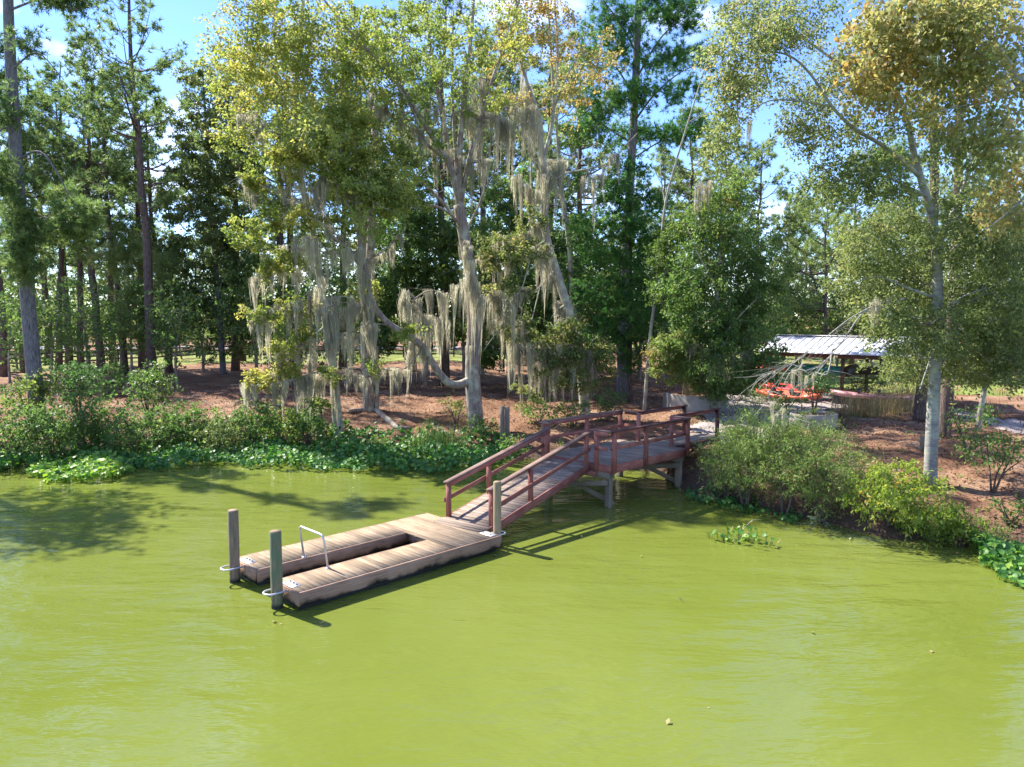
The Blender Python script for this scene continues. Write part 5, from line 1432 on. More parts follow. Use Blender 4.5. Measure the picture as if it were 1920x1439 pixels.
# far treeline that reads as one mass
def treeline():
    n = 15000
    x = rng.uniform(-150, 170, n); y = rng.uniform(112, 150, n)
    top = 6.0 + 2.2 * np.sin(x * .11) + 1.8 * np.sin(x * .27 + 1) + 1.2 * np.sin(x * .6)
    z = 1.6 + np.clip(top, 2, None) * rng.uniform(0, 1, n) ** .8
    c = np.stack([x, y, z], -1)
    return leaves_mesh('far_woods', c, rng.normal(size=(n, 3)), .9, M['leaf_mid'], .55 + rng.normal(size=n) * .25, .8)
tag(link('far_woods', treeline()), 'low far woods beyond the road', kind='stuff')

# ================================================================== shrubs and bank plants
def shrub(px, py, h, rad, n, mat, label, group=None, size=.11, aspect=.5, tint=.45, count=30, stems=6, lean=(0, 0), name='shrub', cr_=.26, droop=.2, base=None, low=.12, flat=.6):
    b = on_ground(px, py) if base is None else base
    t = Tree(b)
    for s in range(stems):
        a = random.uniform(0, 6.28); d = np.array([math.cos(a), math.sin(a), 0]) * rad * random.uniform(.3, .8)
        e_ = b + d + np.array([lean[0], lean[1], h * random.uniform(.5, .85)])
        t.limb([b + d * .08, b + d * .35 + np.array([0, 0, h * .3]), e_], .02 + .008 * h, .008, n=3)
    for _ in range(n):
        v = rng.normal(size=3); v /= np.linalg.norm(v); v *= rng.uniform(.35, 1)
        c = b + np.array([lean[0] * .7, lean[1] * .7, 0]) + np.array([v[0] * rad, v[1] * rad, h * (low + (1 - low) * (.5 + .5 * v[2]))])
        t.cluster(c, cr_ * random.uniform(.7, 1.3), tint + random.gauss(0, .16), count)
    return finish_tree(t, name, label, 'shrub', 'stem', mat, size=size, aspect=aspect, group=group, crown='foliage', trunk='stem', droop=droop, maxr=.02, tip=.004, flat=flat)


LBL = {20: 'tall green shrub at the left edge above the hyacinth', 100: 'tall leafy shrub in front of the thick leaning pine', 60: 'yellowish shrub at the left edge before the pine stand', 165: 'broad green shrub above the bright end of the hyacinth mat', 235: 'green shrub right of the broad one above the bright hyacinth', 150: 'tallest dark shrub beside the foot of the thick leaning pine', 300: 'waterside shrub below the open pine straw at the left', 280: 'shrub half way up the bank in front of the soft young pine', 360: 'low waterside shrub below the open pine straw', 420: 'glossy shrub at the foot of the bluish oak trunk', 475: 'shrub under the far tip of the lowest mossy bough', 530: 'yellowish shrub under the lowest mossy bough', 580: 'shrub touching the foot of the left leaning trunk', 200: 'dark shrub near the lawn between the pine trunks', -60: 'green shrub cut off by the left edge'}
for px, py, h, rad, n, mat in [(20, 860, 2.6, 1.5, 48, 'leaf_mid'), (100, 848, 2.6, 1.5, 54, 'leaf_mid'), (60, 800, 2.2, 1.3, 34, 'leaf_yellow'), (165, 850, 2.4, 1.5, 50, 'leaf_mid'), (235, 842, 2.5, 1.4, 46, 'leaf_mid'), (150, 785, 2.7, 1.5, 54, 'leaf_dark'),
                                (300, 838, 2.2, 1.3, 42, 'leaf_mid'), (280, 790, 2.4, 1.2, 36, 'leaf_mid'), (360, 834, 1.9, 1.2, 36, 'leaf_mid'), (420, 830, 1.9, 1.2, 36, 'leaf_oak'), (475, 828, 2.2, 1.1, 34, 'leaf_mid'), (530, 826, 2.0, 1.1, 32, 'leaf_yellow'), (580, 826, 2.2, 1.0, 30, 'leaf_mid'), (200, 745, 1.8, 1.5, 38, 'leaf_mid'), (-60, 850, 3.0, 1.6, 40, 'leaf_mid')]:
    shrub(px, py, h * 1.22, rad * 1.12, int(n * 1.7), mat, LBL[px], 'bank shrubs under the left pines', size=.15, tint=.34 if mat != 'leaf_yellow' else .25, count=28)
shrub(515, 716, 1.6, 1.0, 18, 'leaf_dark', 'small dark shrub behind the mossy left bough', size=.14)
shrub(740, 650, 2.6, 1.3, 28, 'leaf_dark', 'round dark shrub on the pine straw behind the horizontal mossy bough', size=.15)
shrub(1010, 800, 1.4, .9, 22, 'leaf_mid', 'low green shrub below the pale leaning trunk beside the pier', size=.13)
shrub(1075, 800, 1.3, 1.0, 24, 'leaf_mid', 'green shrub seen through the back rail of the pier', size=.13)
shrub(1140, 790, 1.5, 1.0, 24, 'leaf_dark', 'dark glossy shrub at the corner of the pier back rail', size=.13)
shrub(905, 822, 1.0, .8, 18, 'leaf_mid', 'low shrub at the foot of the big mossy tree', size=.12)
shrub(855, 800, 1.6, .7, 22, 'leaf_lime', 'bright green shrub growing behind the cattails', size=.10, tint=.3)
shrub(700, 836, .9, .9, 18, 'leaf_willow', 'low feathery weeds on the bank behind the hyacinth', size=.10, aspect=.3)
shrub(780, 838, .8, .9, 16, 'leaf_mid', 'low weeds on the bank beside the cattails', size=.10)
shrub(965, 858, 1.1, .8, 18, 'leaf_mid', 'leafy weeds under the ramp at the waterline', size=.12)

WBL = {1362: 'beside the pier pile', 1400: 'overhanging the water right of the pier pile', 1470: 'largest at the water', 1540: 'rightmost at the water', 1430: 'behind below the sandy path', 1510: 'in front of the round planter', 1400.5: 'at the land end of the pier'}
for px, py, h, rad, n in [(1362, 932, 1.15, .7, 40), (1400, 940, 1.8, 1.1, 66), (1470, 952, 1.9, 1.1, 66), (1540, 968, 1.6, 1.0, 54), (1430, 900, 1.7, 1.0, 46), (1510, 905, 1.3, .9, 36), (1400.5, 868, .9, .7, 26)]:
    shrub(px, py, h * 1.85, rad * 1.35, int(n * 2.2), 'leaf_willow', 'feathery willow bush ' + WBL[px], 'willow bushes right of the pier', size=.115, aspect=.2, tint=.5, count=44, cr_=.24, droop=.3, lean=(-.1, -.35))
shrub(1665, 985, 1.9, 1.35, 120, 'leaf_lime', 'bright lime green bush arching over the water below the pale oak', size=.12, aspect=.42, tint=.55, count=34, droop=.9, lean=(-.1, -.5), cr_=.22)
shrub(1745, 1000, 1.3, 1.15, 74, 'leaf_lime', 'smaller lime green bush at the foot of the pale oak', size=.11, aspect=.42, tint=.4, count=30, droop=.8, lean=(0, -.3), cr_=.2)
shrub(1600, 915, 1.3, 1.0, 56, 'leaf_willow', 'pale low bush on the bank above the lime green bush', size=.09, aspect=.4, tint=.6, count=30)
shrub(1440, 752, 1.2, 1.0, 26, 'leaf_mid', 'low green shrub at the edge of the sandy path before the kayaks', size=.11)
shrub(1475, 772, 1.0, .8, 20, 'leaf_oak', 'low shrub just left of the round planter', size=.11)
shrub(1410, 742, 1.5, .9, 24, 'leaf_mid', 'shrub at the right end of the curved planter wall', size=.12)
shrub(1620, 748, 1.6, 1.3, 34, 'leaf_oak', 'pale leafy shrub in front of the right half of the boat shelter', size=.12)
shrub(1860, 925, 2.1, 1.2, 46, 'leaf_mid', 'open leggy sapling with drooping leaves right of the pale oak', size=.13, tint=.45, count=16, stems=4, low=.35, droop=.8)
shrub(1815, 850, 1.9, .9, 26, 'leaf_mid', 'thin sapling behind the leggy one at the right', size=.13, tint=.4, count=14, stems=3, low=.4, droop=.8)
shrub(1800, 1018, .8, .7, 34, 'leaf_lime', 'small yellow green weeds at the water edge under the right bank', size=.08, tint=.6, count=18, cr_=.14)
shrub(1890, 985, .9, .7, 28, 'leaf_mid', 'small leafy weed on the sandy bank at the right edge', size=.1, count=14, cr_=.15)
shrub(1850, 1030, .7, .8, 34, 'leaf_mid', 'low weeds above the hyacinth at the right edge', size=.09, count=16, cr_=.15)


def blades(name, cen, h, lean, mat, w=.02, tint=.5, label=None, kind=None, parent=None, origin=np.zeros(3)):
    """long curved grass blades, two quads each"""
    n = len(cen)
    a = rng.uniform(0, 2 * math.pi, n); L_ = h * rng.uniform(.6, 1.15, n); ln = lean * rng.uniform(.2, 1.3, n) * L_
    d = np.stack([np.cos(a), np.sin(a), np.zeros(n)], -1); s = np.stack([-np.sin(a), np.cos(a), np.zeros(n)], -1) * w / 2
    up = np.array([0, 0, 1.0])
    c = cen - origin
    m_ = c + d * ln[:, None] * .3 + up * L_[:, None] * .6
    e_ = c + d * ln[:, None] + up * L_[:, None] * .95
    co = np.stack([c - s, c + s, m_ + s * .8, m_ - s * .8, e_ + s * .12, e_ - s * .12], 1).reshape(-1, 3)
    i0 = np.arange(n)[:, None] * 6
    f = np.concatenate([i0 + np.array([0, 1, 2, 3]), i0 + np.array([3, 2, 4, 5])], 1).ravel()
    me = mesh_arrays(name, co, f, np.arange(0, len(f), 4), M[mat], False, np.repeat(np.clip(tint + rng.normal(size=n) * .2, 0, 1), 6))
    o = link(name, me, parent)
    return tag(o, label, kind=kind) if label or kind else o


def tuft(px, py, n, r, h, lean, mat, label, cat='grass tuft', name='grass_tuft', w=.02, tint=.5, group=None):
    b = on_ground(px, py)
    root = thing(name, label, cat, tuple(b), 0, group)
    xy = rng.normal(size=(n, 2)) * r * .5
    cen = np.stack([b[0] + xy[:, 0], b[1] + xy[:, 1], np.full(n, b[2] - .03)], -1)
    blades('blades', cen, h, lean, mat, w, tint, parent=root, origin=b)['kind'] = 'stuff'
    return root, b


for px, py, lab in [(815, 842, 'left clump of upright green cattails at the foot of the big mossy tree'), (850, 838, 'right clump of upright green cattails at the foot of the big mossy tree')]:
    root, b = tuft(px, py, 150, .8, 1.7, .18, 'reed', lab, 'cattails', 'cattail_clump', .028, .45)
    for k in range(4):
        x, y = random.gauss(0, .3), random.gauss(0, .3)
        m_ = MB(); m_.tube([(x, y, 0), (x, y, 1.45)], .008, 5); st_ = m_.build('stalk', M['reed'], root)
        m_ = MB(); m_.tube([(x, y, 1.45), (x, y, 1.48), (x, y, 1.63), (x, y, 1.66)], [.008, .022, .022, .006], 8); m_.build('seed_head', M['pine_bark'], st_, True)
SG = 'dry straw coloured grass tuft beside the boat shelter'
for px, py in [(1615, 782), (1640, 786), (1670, 780), (1690, 772), (1585, 775), (1650, 765), (1700, 750)]:
    tuft(px, py, 130, .8, 1.15, .5, 'straw_grass', SG, group='dry grass tufts by the boat shelter', w=.022, tint=.55)
for px, py, lab in [(1880, 742, 'sparse dry grass tuft on the right slope beyond the path'), (1855, 775, 'small dry weed tuft above the narrow pale path')]:
    tuft(px, py, 70, .7, .7, .5, 'straw_grass', lab, w=.02, tint=.5)

# ------------------------------------------------------------------ water hyacinth
def hyacinth(name, cen, size, tint, label, kind='stuff', stalk=.28, parent=None, origin=np.zeros(3)):
    """round cupped leaves standing on short stalks"""
    n = len(cen); K = 7
    a = np.linspace(0, 2 * math.pi, K, endpoint=False)
    nr = unit(np.stack([rng.normal(size=n) * .55, rng.normal(size=n) * .55 - .25, np.full(n, .75)], -1))
    ax = unit(np.cross(nr, rng.normal(size=(n, 3)))); sd = np.cross(nr, ax)
    S = size * rng.uniform(.65, 1.25, n)
    c = cen - origin
    ring = c[:, None] + (ax[:, None] * np.cos(a)[None, :, None] * .5 + sd[:, None] * np.sin(a)[None, :, None] * .46) * S[:, None, None] + nr[:, None] * (.09 * S[:, None, None])
    ctr = c[:, None]
    # stalk: a thin triangle down to the water
    w = .012
    foot = c + np.stack([rng.normal(size=n) * .06, rng.normal(size=n) * .06, -np.full(n, stalk)], -1)
    st1 = c + sd * w - nr * .004; st2 = c - sd * w - nr * .004
    co = np.concatenate([ctr, ring, st1[:, None], st2[:, None], foot[:, None]], 1).reshape(-1, 3)
    V_ = K + 4
    i0 = np.arange(n)[:, None] * V_
    tri = []
    for k in range(K): tri += [0, 1 + k, 1 + (k + 1) % K]
    tri += [K + 1, K + 2, K + 3]
    f = (i0 + np.array(tri)[None]).ravel()
    me = mesh_arrays(name, co, f, np.arange(0, len(f), 3), M['leaf_water'], False, np.repeat(np.clip(tint + rng.normal(size=n) * .18, 0, 1), V_))
    o = link(name, me, parent)
    return tag(o, label, kind=kind) if label else o


def in_poly(x, y, o):
    ins = np.zeros(x.shape, bool); n = len(o)
    for i in range(n):
        x0, y0 = o[i][:2]; x1, y1 = o[(i + 1) % n][:2]
        c = (y0 > y) != (y1 > y)
        with np.errstate(divide='ignore', invalid='ignore'): ins ^= c & (x < (x1 - x0) * (y - y0) / (y1 - y0) + x0)
    return ins


def mat_points(pxs, n, hmax):
    o = [at_z(*p) for p in pxs]; A = np.array(o)
    x = rng.uniform(A[:, 0].min(), A[:, 0].max(), n); y = rng.uniform(A[:, 1].min(), A[:, 1].max(), n)
    k = in_poly(x + .15 * np.sin(y * 5), y + .15 * np.sin(x * 4), o); x, y = x[k], y[k]
    hh = hmax * (.55 + .3 * np.sin(x * 1.7 + y) + .15 * np.sin(x * 4.3 - y * 2)) 
    return np.stack([x, y, np.maximum(ground_h(x, y), 0) + .06 + np.clip(hh, .08, None) * rng.uniform(.25, 1.15, len(x))], -1)


hyacinth('water_hyacinth', mat_points([(-150, 890), (0, 888), (70, 880), (200, 880), (330, 886), (420, 872), (480, 880), (560, 884), (640, 886), (760, 890), (830, 892), (905, 886), (950, 868), (985, 860), (930, 840), (800, 838), (650, 830), (500, 822), (350, 835), (200, 850), (0, 862), (-150, 866)], 15500, .55), .17, .5, 'mat of dark green water hyacinth along the far bank')
hyacinth('water_hyacinth', mat_points([(62, 892), (80, 905), (150, 908), (220, 900), (250, 885), (200, 872), (120, 868), (75, 876)], 2600, .5), .17, .85, 'bright yellow green water hyacinth clump at the left end of the mat')
hyacinth('water_hyacinth', mat_points([(1826, 1040), (1850, 1075), (1900, 1100), (1990, 1110), (2040, 1080), (1960, 1052), (1900, 1030), (1850, 1022)], 1500, .42), .135, .6, 'water hyacinth clump at the right edge of the picture')
hyacinth('water_hyacinth', mat_points([(1275, 925), (1290, 945), (1340, 950), (1400, 968), (1460, 975), (1500, 985), (1500, 972), (1400, 950), (1330, 930)], 1000, .28), .12, .4, 'sparse water plants along the bank beside the pier pile')
pr = thing('floating_plant', 'small floating hyacinth with a few upright leaves in the open water right of the pier', 'water plant', tuple(at_z(1385, 1015)))
po_ = np.array(pr.location)
xy = rng.normal(size=(60, 2)) * np.array([.42, .24])
hyacinth('leaf', np.stack([po_[0] + xy[:, 0], po_[1] + xy[:, 1], .06 + .36 * rng.uniform(0, 1, 60) ** 1.6], -1), .13, .75, None, stalk=.2, parent=pr, origin=po_)['kind'] = 'stuff'
blades('stalk', np.stack([po_[0] + xy[:, 0] * 1.1, po_[1] + xy[:, 1] * 1.1, np.full(60, -.02)], -1), .36, .7, 'reed', .022, .8, parent=pr, origin=po_)['kind'] = 'stuff'
m_ = MB(); m_.tube([(.0, .1, 0), (.18, .2, .3), (.45, .3, .5), (.7, .3, .52)], [.008, .008, .006, .003], 5); m_.build('dry_stem', M['twig'], pr)

# ================================================================== boat shelter, kayaks, planters, fence
roof_m = plain_mat('white_metal_roof', (0.60, 0.60, 0.62), .38, .0, .04)
brown_m = wood_mat('brown_shelter_wood', [(.3, (.09, .05, .04)), (.7, (.22, .13, .10))])
so = Vector((14.6, 42.6, 0)); so.z = gz(so.x, so.y)
SL, SD, SH_ = 8.4, 3.6, 2.55
# local x along V (towards the right and nearer), local y along U (away)
sh = thing('boat_shelter', 'open boat rack shelter with white ribbed metal roof behind the right bank', 'shelter', so, math.atan2(V.y, V.x))
npan = 20
pw = (SL + .6) / npan
for sgn in (0, 1):
    for i in range(npan):
        x = -.3 + (i + .5) * pw
        y0, y1 = (-.55, SD / 2) if sgn == 0 else (SD + .55, SD / 2)
        z0, z1 = SH_, SH_ + .85
        b = MB()
        b.beam((x, y0, z0), (x, y1, z1), pw - .004, .018, ch=.002)
        sy = np.sign(y1 - y0)
        b.beam((x - pw / 2 + .02, y0, z0 + .028), (x - pw / 2 + .02, y1 - sy * .02, z1 + .028), .028, .045, ch=.002)
        b.build('roof_panel', roof_m, sh)
timber(sh, 'ridge_cap', (-.32, SD / 2, SH_ + .90), (SL + .32, SD / 2, SH_ + .90), .3, .03, roof_m)
for x in (0.1, SL / 2, SL - .1):
    for y in (.1, SD - .1): timber(sh, 'post', (x, y, -.1), (x, y, SH_ - .02), .15, .15, brown_m, up=(1, 0, 0))
    for z in (.55, 1.35): timber(sh, 'rack_arm', (x + .12, -.2, z), (x + .12, SD + .1, z), .09, .09, brown_m)
for y in (.0, SD): timber(sh, 'beam', (-.2, y - .0, SH_ - .14), (SL + .2, y, SH_ - .14), .10, .20, brown_m)


def hull(name, L_, B, D, mat, parent, flip=False, open_=True, rocker=.12):
    """lofted boat hull with pointed upturned ends and a sunken cockpit"""
    n, K = 19, 12
    vs, fs = [], []
    for i in range(n):
        t = i / (n - 1) * 2 - 1
        w = B / 2 * max(.03, (1 - abs(t) ** 2.4)) ; up = rocker * abs(t) ** 3
        for k in range(K):
            a = 2 * math.pi * k / K
            y = w * math.cos(a) * (1 if abs(math.cos(a)) < .8 else 1.0)
            z = D / 2 * math.sin(a)
            if math.sin(a) > .1:
                inside = abs(t) < .62 and abs(math.cos(a)) < .72
                z = D / 2 * (.55 if not inside or not open_ else -.45) + (0.05 * (1 - abs(math.cos(a))) if not open_ else 0)
            vs.append((t * L_ / 2, y, (z + up) * (-1 if flip else 1)))
    for i in range(n - 1):
        for k in range(K):
            k2 = (k + 1) % K
            fs.append([i * K + k, (i + 1) * K + k, (i + 1) * K + k2, i * K + k2])
    fs.append(list(range(K))); fs.append([(n - 1) * K + k for k in range(K)][::-1])
    b = MB(); b.add(vs, fs)
    return b.build(name, mat, parent, False)


def boat(p, L_, B, D, mat, label, cat='kayak', flip=False, seat=None, rz=None, tilt=0.0):
    root = thing(cat, label, cat, p, math.atan2(V.y, V.x) if rz is None else rz)
    root.rotation_euler.x = tilt
    hull('hull', L_, B, D, mat, root, flip, not flip)
    if not flip:
        for x in (-.55, .45):
            b = MB(); b.box((x, 0, D * .16), (.40, B * .52, .06)); b.beam((x - .2, 0, D * .16), (x - .3, 0, D * .16 + .3), B * .5, .05)
            b.build('seat', seat or M['bolt'], root)
    else:
        for s in (-1, 1):
            b = MB(); b.tube([(t_ * L_ / 2, s * B / 2 * max(.03, 1 - abs(t_) ** 2.4), -D * .04 - .12 * abs(t_) ** 3) for t_ in np.linspace(-.97, .97, 17)], .02, 6)
            b.build('gunwale', M['bolt'], root, True)
    return root


red = plain_mat('red_plastic', (.62, .035, .045), .35, 0, .08); orange = plain_mat('orange_red_plastic', (.70, .13, .06), .35, 0, .08)
teal = plain_mat('teal_plastic', (.02, .22, .17), .35, 0, .1); olive = plain_mat('dark_olive_canoe', (.05, .05, .035), .5, 0, .2); pink = plain_mat('faded_pink_plastic', (.55, .26, .27), .4, 0, .1)
SX = lambda x, y, z: tuple(so + V * x + U * y + Vector((0, 0, z)))
boat(SX(1.9, -.9, .62), 3.6, .78, .42, red, 'bright red kayak on the low rack behind the bare mossy bough', tilt=.25)
boat(SX(2.1, -1.7, .34), 3.7, .78, .38, orange, 'orange red kayak on the ground in front of the red one', tilt=.35)
boat(SX(-.3, .4, 1.35 + .24), 3.4, .75, .36, orange, 'orange kayak on the upper rack at the left end of the shelter', tilt=.2)
boat(SX(2.2, .5, 1.62), 3.9, .85, .55, teal, 'teal canoe upside down on the upper rack', 'canoe', True)
boat(SX(4.1, 1.7, 1.62), 3.4, .9, .55, olive, 'dark olive canoe upside down in the middle of the rack', 'canoe', True, rz=math.atan2(U.y, U.x) + .25)
boat(SX(5.6, 1.6, 1.60), 3.6, .9, .48, olive, 'dark canoe upside down next to the right shelter post', 'canoe', True)
boat(SX(6.2, -.7, .50), 4.6, .72, .34, pink, 'faded pink kayak lying along the right end of the rack')

conc = noise_mat('pale_concrete', [(.3, (.25, .22, .185)), (.7, (.36, .325, .28))], 2.2, .15, .85)
soil = noise_mat('planter_soil', [(.3, (.06, .035, .025)), (.7, (.14, .08, .055))], 6, .5)


def planter_ring(pts, h, th, name, label, closed):
    """low concrete wall following plan points"""
    o = np.mean(np.array(pts), 0); z0 = min(gz(p[0], p[1]) for p in pts) - .1; zt_ = gz(o[0], o[1]) + h
    root = thing(name, label, 'planter', (o[0], o[1], zt_ - h), 0)
    P = [np.array(p) - o for p in pts]; n = len(P)
    nrm = []
    for i in range(n):
        a, b = (P[(i - 1) % n], P[(i + 1) % n]) if closed else (P[max(i - 1, 0)], P[min(i + 1, n - 1)])
        d = unit(np.array(b - a)); nrm.append(np.array([-d[1], d[0]]))
    vs, fs = [], []
    for p, q_ in zip(P, nrm):
        i_, o_ = p + q_ * th / 2, p - q_ * th / 2
        zb = z0 - (zt_ - h)
        vs += [(o_[0], o_[1], zb), (o_[0], o_[1], h - .01), (o_[0] + q_[0] * .012, o_[1] + q_[1] * .012, h), (i_[0] - q_[0] * .012, i_[1] - q_[1] * .012, h), (i_[0], i_[1], h - .01), (i_[0], i_[1], zb)]
    m_ = n if closed else n - 1
    for i in range(m_):
        j = (i + 1) % n
        for k in range(5): fs.append([i * 6 + k, j * 6 + k, j * 6 + k + 1, i * 6 + k + 1])
    if not closed: fs += [[0, 1, 2, 3, 4, 5], [(n - 1) * 6 + k for k in range(6)][::-1]]
    b = MB(); b.add(vs, fs); b.build('wall', conc, root, False)
    return root, o, zt_


c1 = on_ground(1538, 806)
pts = [(c1[0] + .95 * math.cos(a) * 1.0, c1[1] + .75 + .75 * math.sin(a)) for a in np.linspace(0, 2 * math.pi, 28, endpoint=False)]
root, o, zt_ = planter_ring(pts, .62, .09, 'round_planter', 'round grey concrete planter holding a small shrub beside the sandy path', True)
b = MB(); b.add([(p[0] - o[0], p[1] - o[1], .55) for p in pts], [list(range(len(pts)))]); b.build('soil', soil, root)
shrub(0, 0, 1.9, .95, 44, 'leaf_dark', 'small dark shrub with bare stems growing in the round planter', size=.11, tint=.45, count=30, stems=7, low=.45, base=np.array([o[0], o[1], zt_ - .08]), cr_=.24)
A_, B_ = on_ground(1252, 772), on_ground(1360, 772)
pts = []
for k in range(14):
    s = k / 13
    x = A_[0] + (B_[0] - A_[0]) * s; y = A_[1] + (B_[1] - A_[1]) * s
    pts.append((x, y - 1.0 * math.sin(math.pi * min(1, s * 1.1)) + (.9 if k == 0 else 0)))
root, o, zt_ = planter_ring(pts, .95, .16, 'planter_wall', 'curved beige concrete planter wall at the land end of the pier', False)
for k, (px, py) in enumerate([(1300, 742), (1330, 738), (1350, 735)]):
    tuft(px, py, 90, .7, 1.3, .5, 'straw_grass', 'tan ornamental grass growing behind the curved planter wall', group='ornamental grasses behind the curved planter', w=.02, tint=.35)

# dark grey board on a post by the ramp
p = on_ground(946, 835)
bd = thing('board_panel', 'weathered grey board with a brown post standing left of the pier', 'panel', tuple(p), .15)
timber(bd, 'board', (-.10, 0, -.2), (-.10, 0, 1.75), .20, .05, M['grey_timber'], up=(0, 1, 0)); timber(bd, 'board', (.13, .0, -.2), (.13, 0, 1.73), .20, .05, M['grey_timber'], up=(0, 1, 0)); timber(bd, 'post', (.02, -.06, -.2), (.02, -.06, 1.72), .08, .07, M['cap_rail'], up=(0, 1, 0))
# red box
p = on_ground(508, 712)
bx = thing('red_box', 'small red box on a grey post half hidden behind the mossy left bough', 'box', tuple(p), .3)
b = MB(); b.box((0, 0, .45), (.62, .35, .5), ch=.03); b.build('body', red, bx); timber(bx, 'post', (0, -.22, -.1), (0, -.22, .85), .1, .08, M['grey_timber'], up=(1, 0, 0))
b = MB(); b.box((0, 0, .71), (.68, .40, .03)); b.build('lid', M['bolt'], bx)
# grey stump beside the pale oak
p = on_ground(1729, 846)
sp = thing('wooden_stub', 'short square wooden stub just left of the pale oak trunk', 'post', tuple(p), .2)
timber(sp, 'post', (0, 0, -.2), (0, 0, .55), .16, .12, M['grey_timber'], up=(1, 0, 0))

# fence
fence_m = wood_mat('dark_fence_wood', [(.3, (.025, .02, .02)), (.7, (.09, .075, .07))])
F0, F1, F2 = np.array([-48.0, 56.0]), np.array([-31.7, 75.0]), np.array([-6.0, 77.0])
fn = thing('rail_fence', 'dark three rail fence crossing the lawn behind the left pines', 'fence', (F0[0], F0[1], 0))
fp = []
for a, b_ in ((F0, F1), (F1, F2)):
    k = int(np.linalg.norm(b_ - a) / 2.44); fp += [a + (b_ - a) * i / k for i in range(k)]
fp.append(F2)
fp = [np.array([p[0], p[1], gz(p[0], p[1])]) - np.array([F0[0], F0[1], 0]) for p in fp]
pm = MB(); pm.beam((0, 0, -.2), (0, 0, 1.32), .13, .13, up=(1, 0, 0)); pm = pm.mesh('fence_post', fence_m)
for p in fp:
    o_ = link('fence_post', pm, fn); o_.location = p
for p, q_ in zip(fp[:-1], fp[1:]):
    for z in (.42, .8, 1.18):
        d = unit(q_ - p); sft = np.array([d[1], -d[0], 0]) * .085
        timber(fn, 'fence_rail', tuple(p + sft + np.array([0, 0, z])), tuple(q_ + sft + np.array([0, 0, z])), .04, .14, fence_m)

# fallen limb on the bank
P = [on_ground(x, y) for x, y in [(655, 775), (700, 772), (725, 790), (745, 806), (768, 812)]]
lg = thing('fallen_limb', 'grey fallen limb lying on the pine straw behind the hyacinth', 'log', tuple(P[0]))
b = MB(); b.tube([tuple(p - P[0] + np.array([0, 0, .10])) for p in cat_rom(P, 4)], list(np.linspace(.11, .15, 9)) + list(np.linspace(.15, .06, 8)), 9); b.build('log', M['brown_bark'], lg, True)
t = px_tree((692, 772), [([(692, 772), (690, 720), (686, 650), (690, 590), (694, 480), (700, 340), (704, 200)], .32, .16), ([(706, 772), (707, 740), (705, 690), (706, 650)], .12, .10)])
finish_tree(t, 'dead_trunk', 'thick grey split trunk rising behind the fallen limb', 'tree', 'brown_bark', 'leaf_dark')
P = [on_ground(x, y) for x, y in [(1515, 968), (1545, 975), (1570, 982)]]
lg = thing('fallen_limb', 'small pale driftwood branch at the water edge under the willow bushes', 'log', tuple(P[0]))
b = MB(); b.tube([tuple(p - P[0] + np.array([0, 0, .06])) for p in P], [.05, .06, .03], 7); b.build('log', M['pale_bark'], lg, True)

# ================================================================== litter on ground and water
def litter(n, x0, x1, y0, y1, size, dmax=40):
    x = rng.uniform(x0, x1, n); y = rng.uniform(y0, y1, n)
    d = sdist(x, y); k = (d > .15) & (d < dmax); x, y = x[k], y[k]
    c = np.stack([x, y, ground_h(x, y) + .015], -1)
    return leaves_mesh('leaf_litter', c, np.stack([rng.normal(size=len(x)), rng.normal(size=len(x)), np.zeros(len(x))], -1), size, M['litter'], .5 + rng.normal(size=len(x)) * .28, .35, 0, flat=3.0)
tag(link('leaf_litter', litter(60000, -26, 24, 19, 50, .13)), 'fallen leaves and straw strewn over the bank', kind='stuff')
def weeds(n, x0, x1, y0, y1, dlo, dhi):
    x = rng.uniform(x0, x1, n); y = rng.uniform(y0, y1, n); d = sdist(x, y)
    k = (d > dlo) & (d < dhi) & (np.sin(x * 1.1 + 2 * np.sin(y * .7)) + rng.normal(size=n) * .5 > .2); x, y = x[k], y[k]
    m = 14
    c = np.repeat(np.stack([x, y, ground_h(x, y)], -1), m, 0); h = np.repeat(rng.uniform(.08, .4, len(x)), m)
    off = rng.normal(size=(len(c), 3)) * np.array([.12, .12, 0]); off[:, 2] = h * rng.uniform(.1, 1, len(c))
    v = off * np.array([1, 1, 0]) + np.array([0, 0, .1])
    return leaves_mesh('ground_weeds', c + off, v, .10, M['leaf_mid'], np.repeat(.5 + rng.normal(size=len(x)) * .2, m) + rng.normal(size=len(c)) * .1, .45, .1)
tag(link('ground_weeds', weeds(1500, -26, 22, 19, 46, .2, 3.2)), 'low weeds and seedlings along the edge of the bank', kind='stuff')
tag(link('ground_weeds', weeds(500, 8, 24, 19, 36, 2.5, 14)), 'scattered weeds on the right bank', kind='stuff')
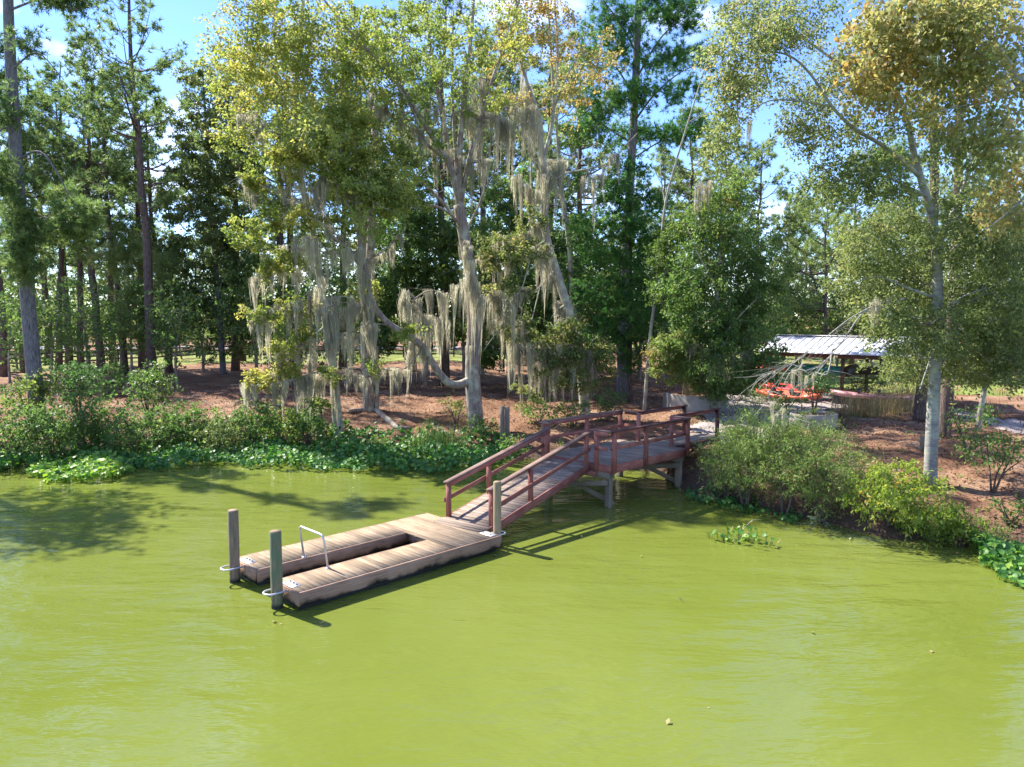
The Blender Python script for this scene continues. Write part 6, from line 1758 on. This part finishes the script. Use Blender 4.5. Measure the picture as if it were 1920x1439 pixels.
def sticks(n):
    b = MB()
    for _ in range(n):
        x, y = random.uniform(-24, 22), random.uniform(19, 48)
        if not .8 < float(sdist(np.array([x]), np.array([y]))[0]) < 22: continue
        a = random.uniform(0, 6.28); L_ = random.uniform(.3, 1.5); p = []
        for k in range(4):
            a += random.uniform(-.3, .3); p.append((x, y, gz(x, y) + .03)); x += math.cos(a) * L_ / 3; y += math.sin(a) * L_ / 3
        b.tube(p, [.022, .018, .014, .006], 4, cap=False)
    return b.build('fallen_sticks', M['twig'])
tag(sticks(170), 'dry sticks and twigs lying on the pine straw', kind='stuff')
def scum(n):
    k = rng.integers(1, len(shore) - 2, n); f = rng.uniform(0, 1, n)[:, None]
    p = shore[k] + (shore[k + 1] - shore[k]) * f; p = p + rng.normal(size=p.shape) * .35 + np.array([-.1, -.35])
    p = p[(sdist(p[:, 0], p[:, 1]) < -.05) & (p[:, 0] > -22) & (p[:, 0] < 20)]
    c = np.concatenate([p, np.full((len(p), 1), .008)], 1)
    return leaves_mesh('floating_debris', c, np.stack([rng.normal(size=len(p)), rng.normal(size=len(p)), np.zeros(len(p))], -1), .09, M['straw_grass'], .4 + rng.normal(size=len(p)) * .3, .5, 0, flat=8.0, fold=.05)
tag(link('floating_debris', scum(1600)), 'bits of leaf and straw floating along the bank', kind='stuff')
fl_ = np.array([at_z(*p) for p in [(1318, 1006), (1460, 1012), (930, 1043), (848, 1042), (530, 1170), (515, 1165), (1745, 1220), (1520, 1186), (1330, 1330), (662, 916), (770, 952), (815, 930), (1250, 1360), (1200, 1045), (1092, 1010), (1850, 1340), (1280, 1130), (480, 1210), (1650, 1010), (1700, 1035), (1620, 1000), (1590, 996), (1780, 1050), (1750, 1030)]])
fl_[:, 2] = .008
tag(link('floating_leaves', leaves_mesh('floating_leaves', fl_, np.stack([rng.normal(size=24), rng.normal(size=24), np.zeros(24)], -1), .11, M['straw_grass'], np.full(24, .8), .6, 0, flat=8.0, fold=.05)), 'few pale leaves floating on the water', kind='stuff')
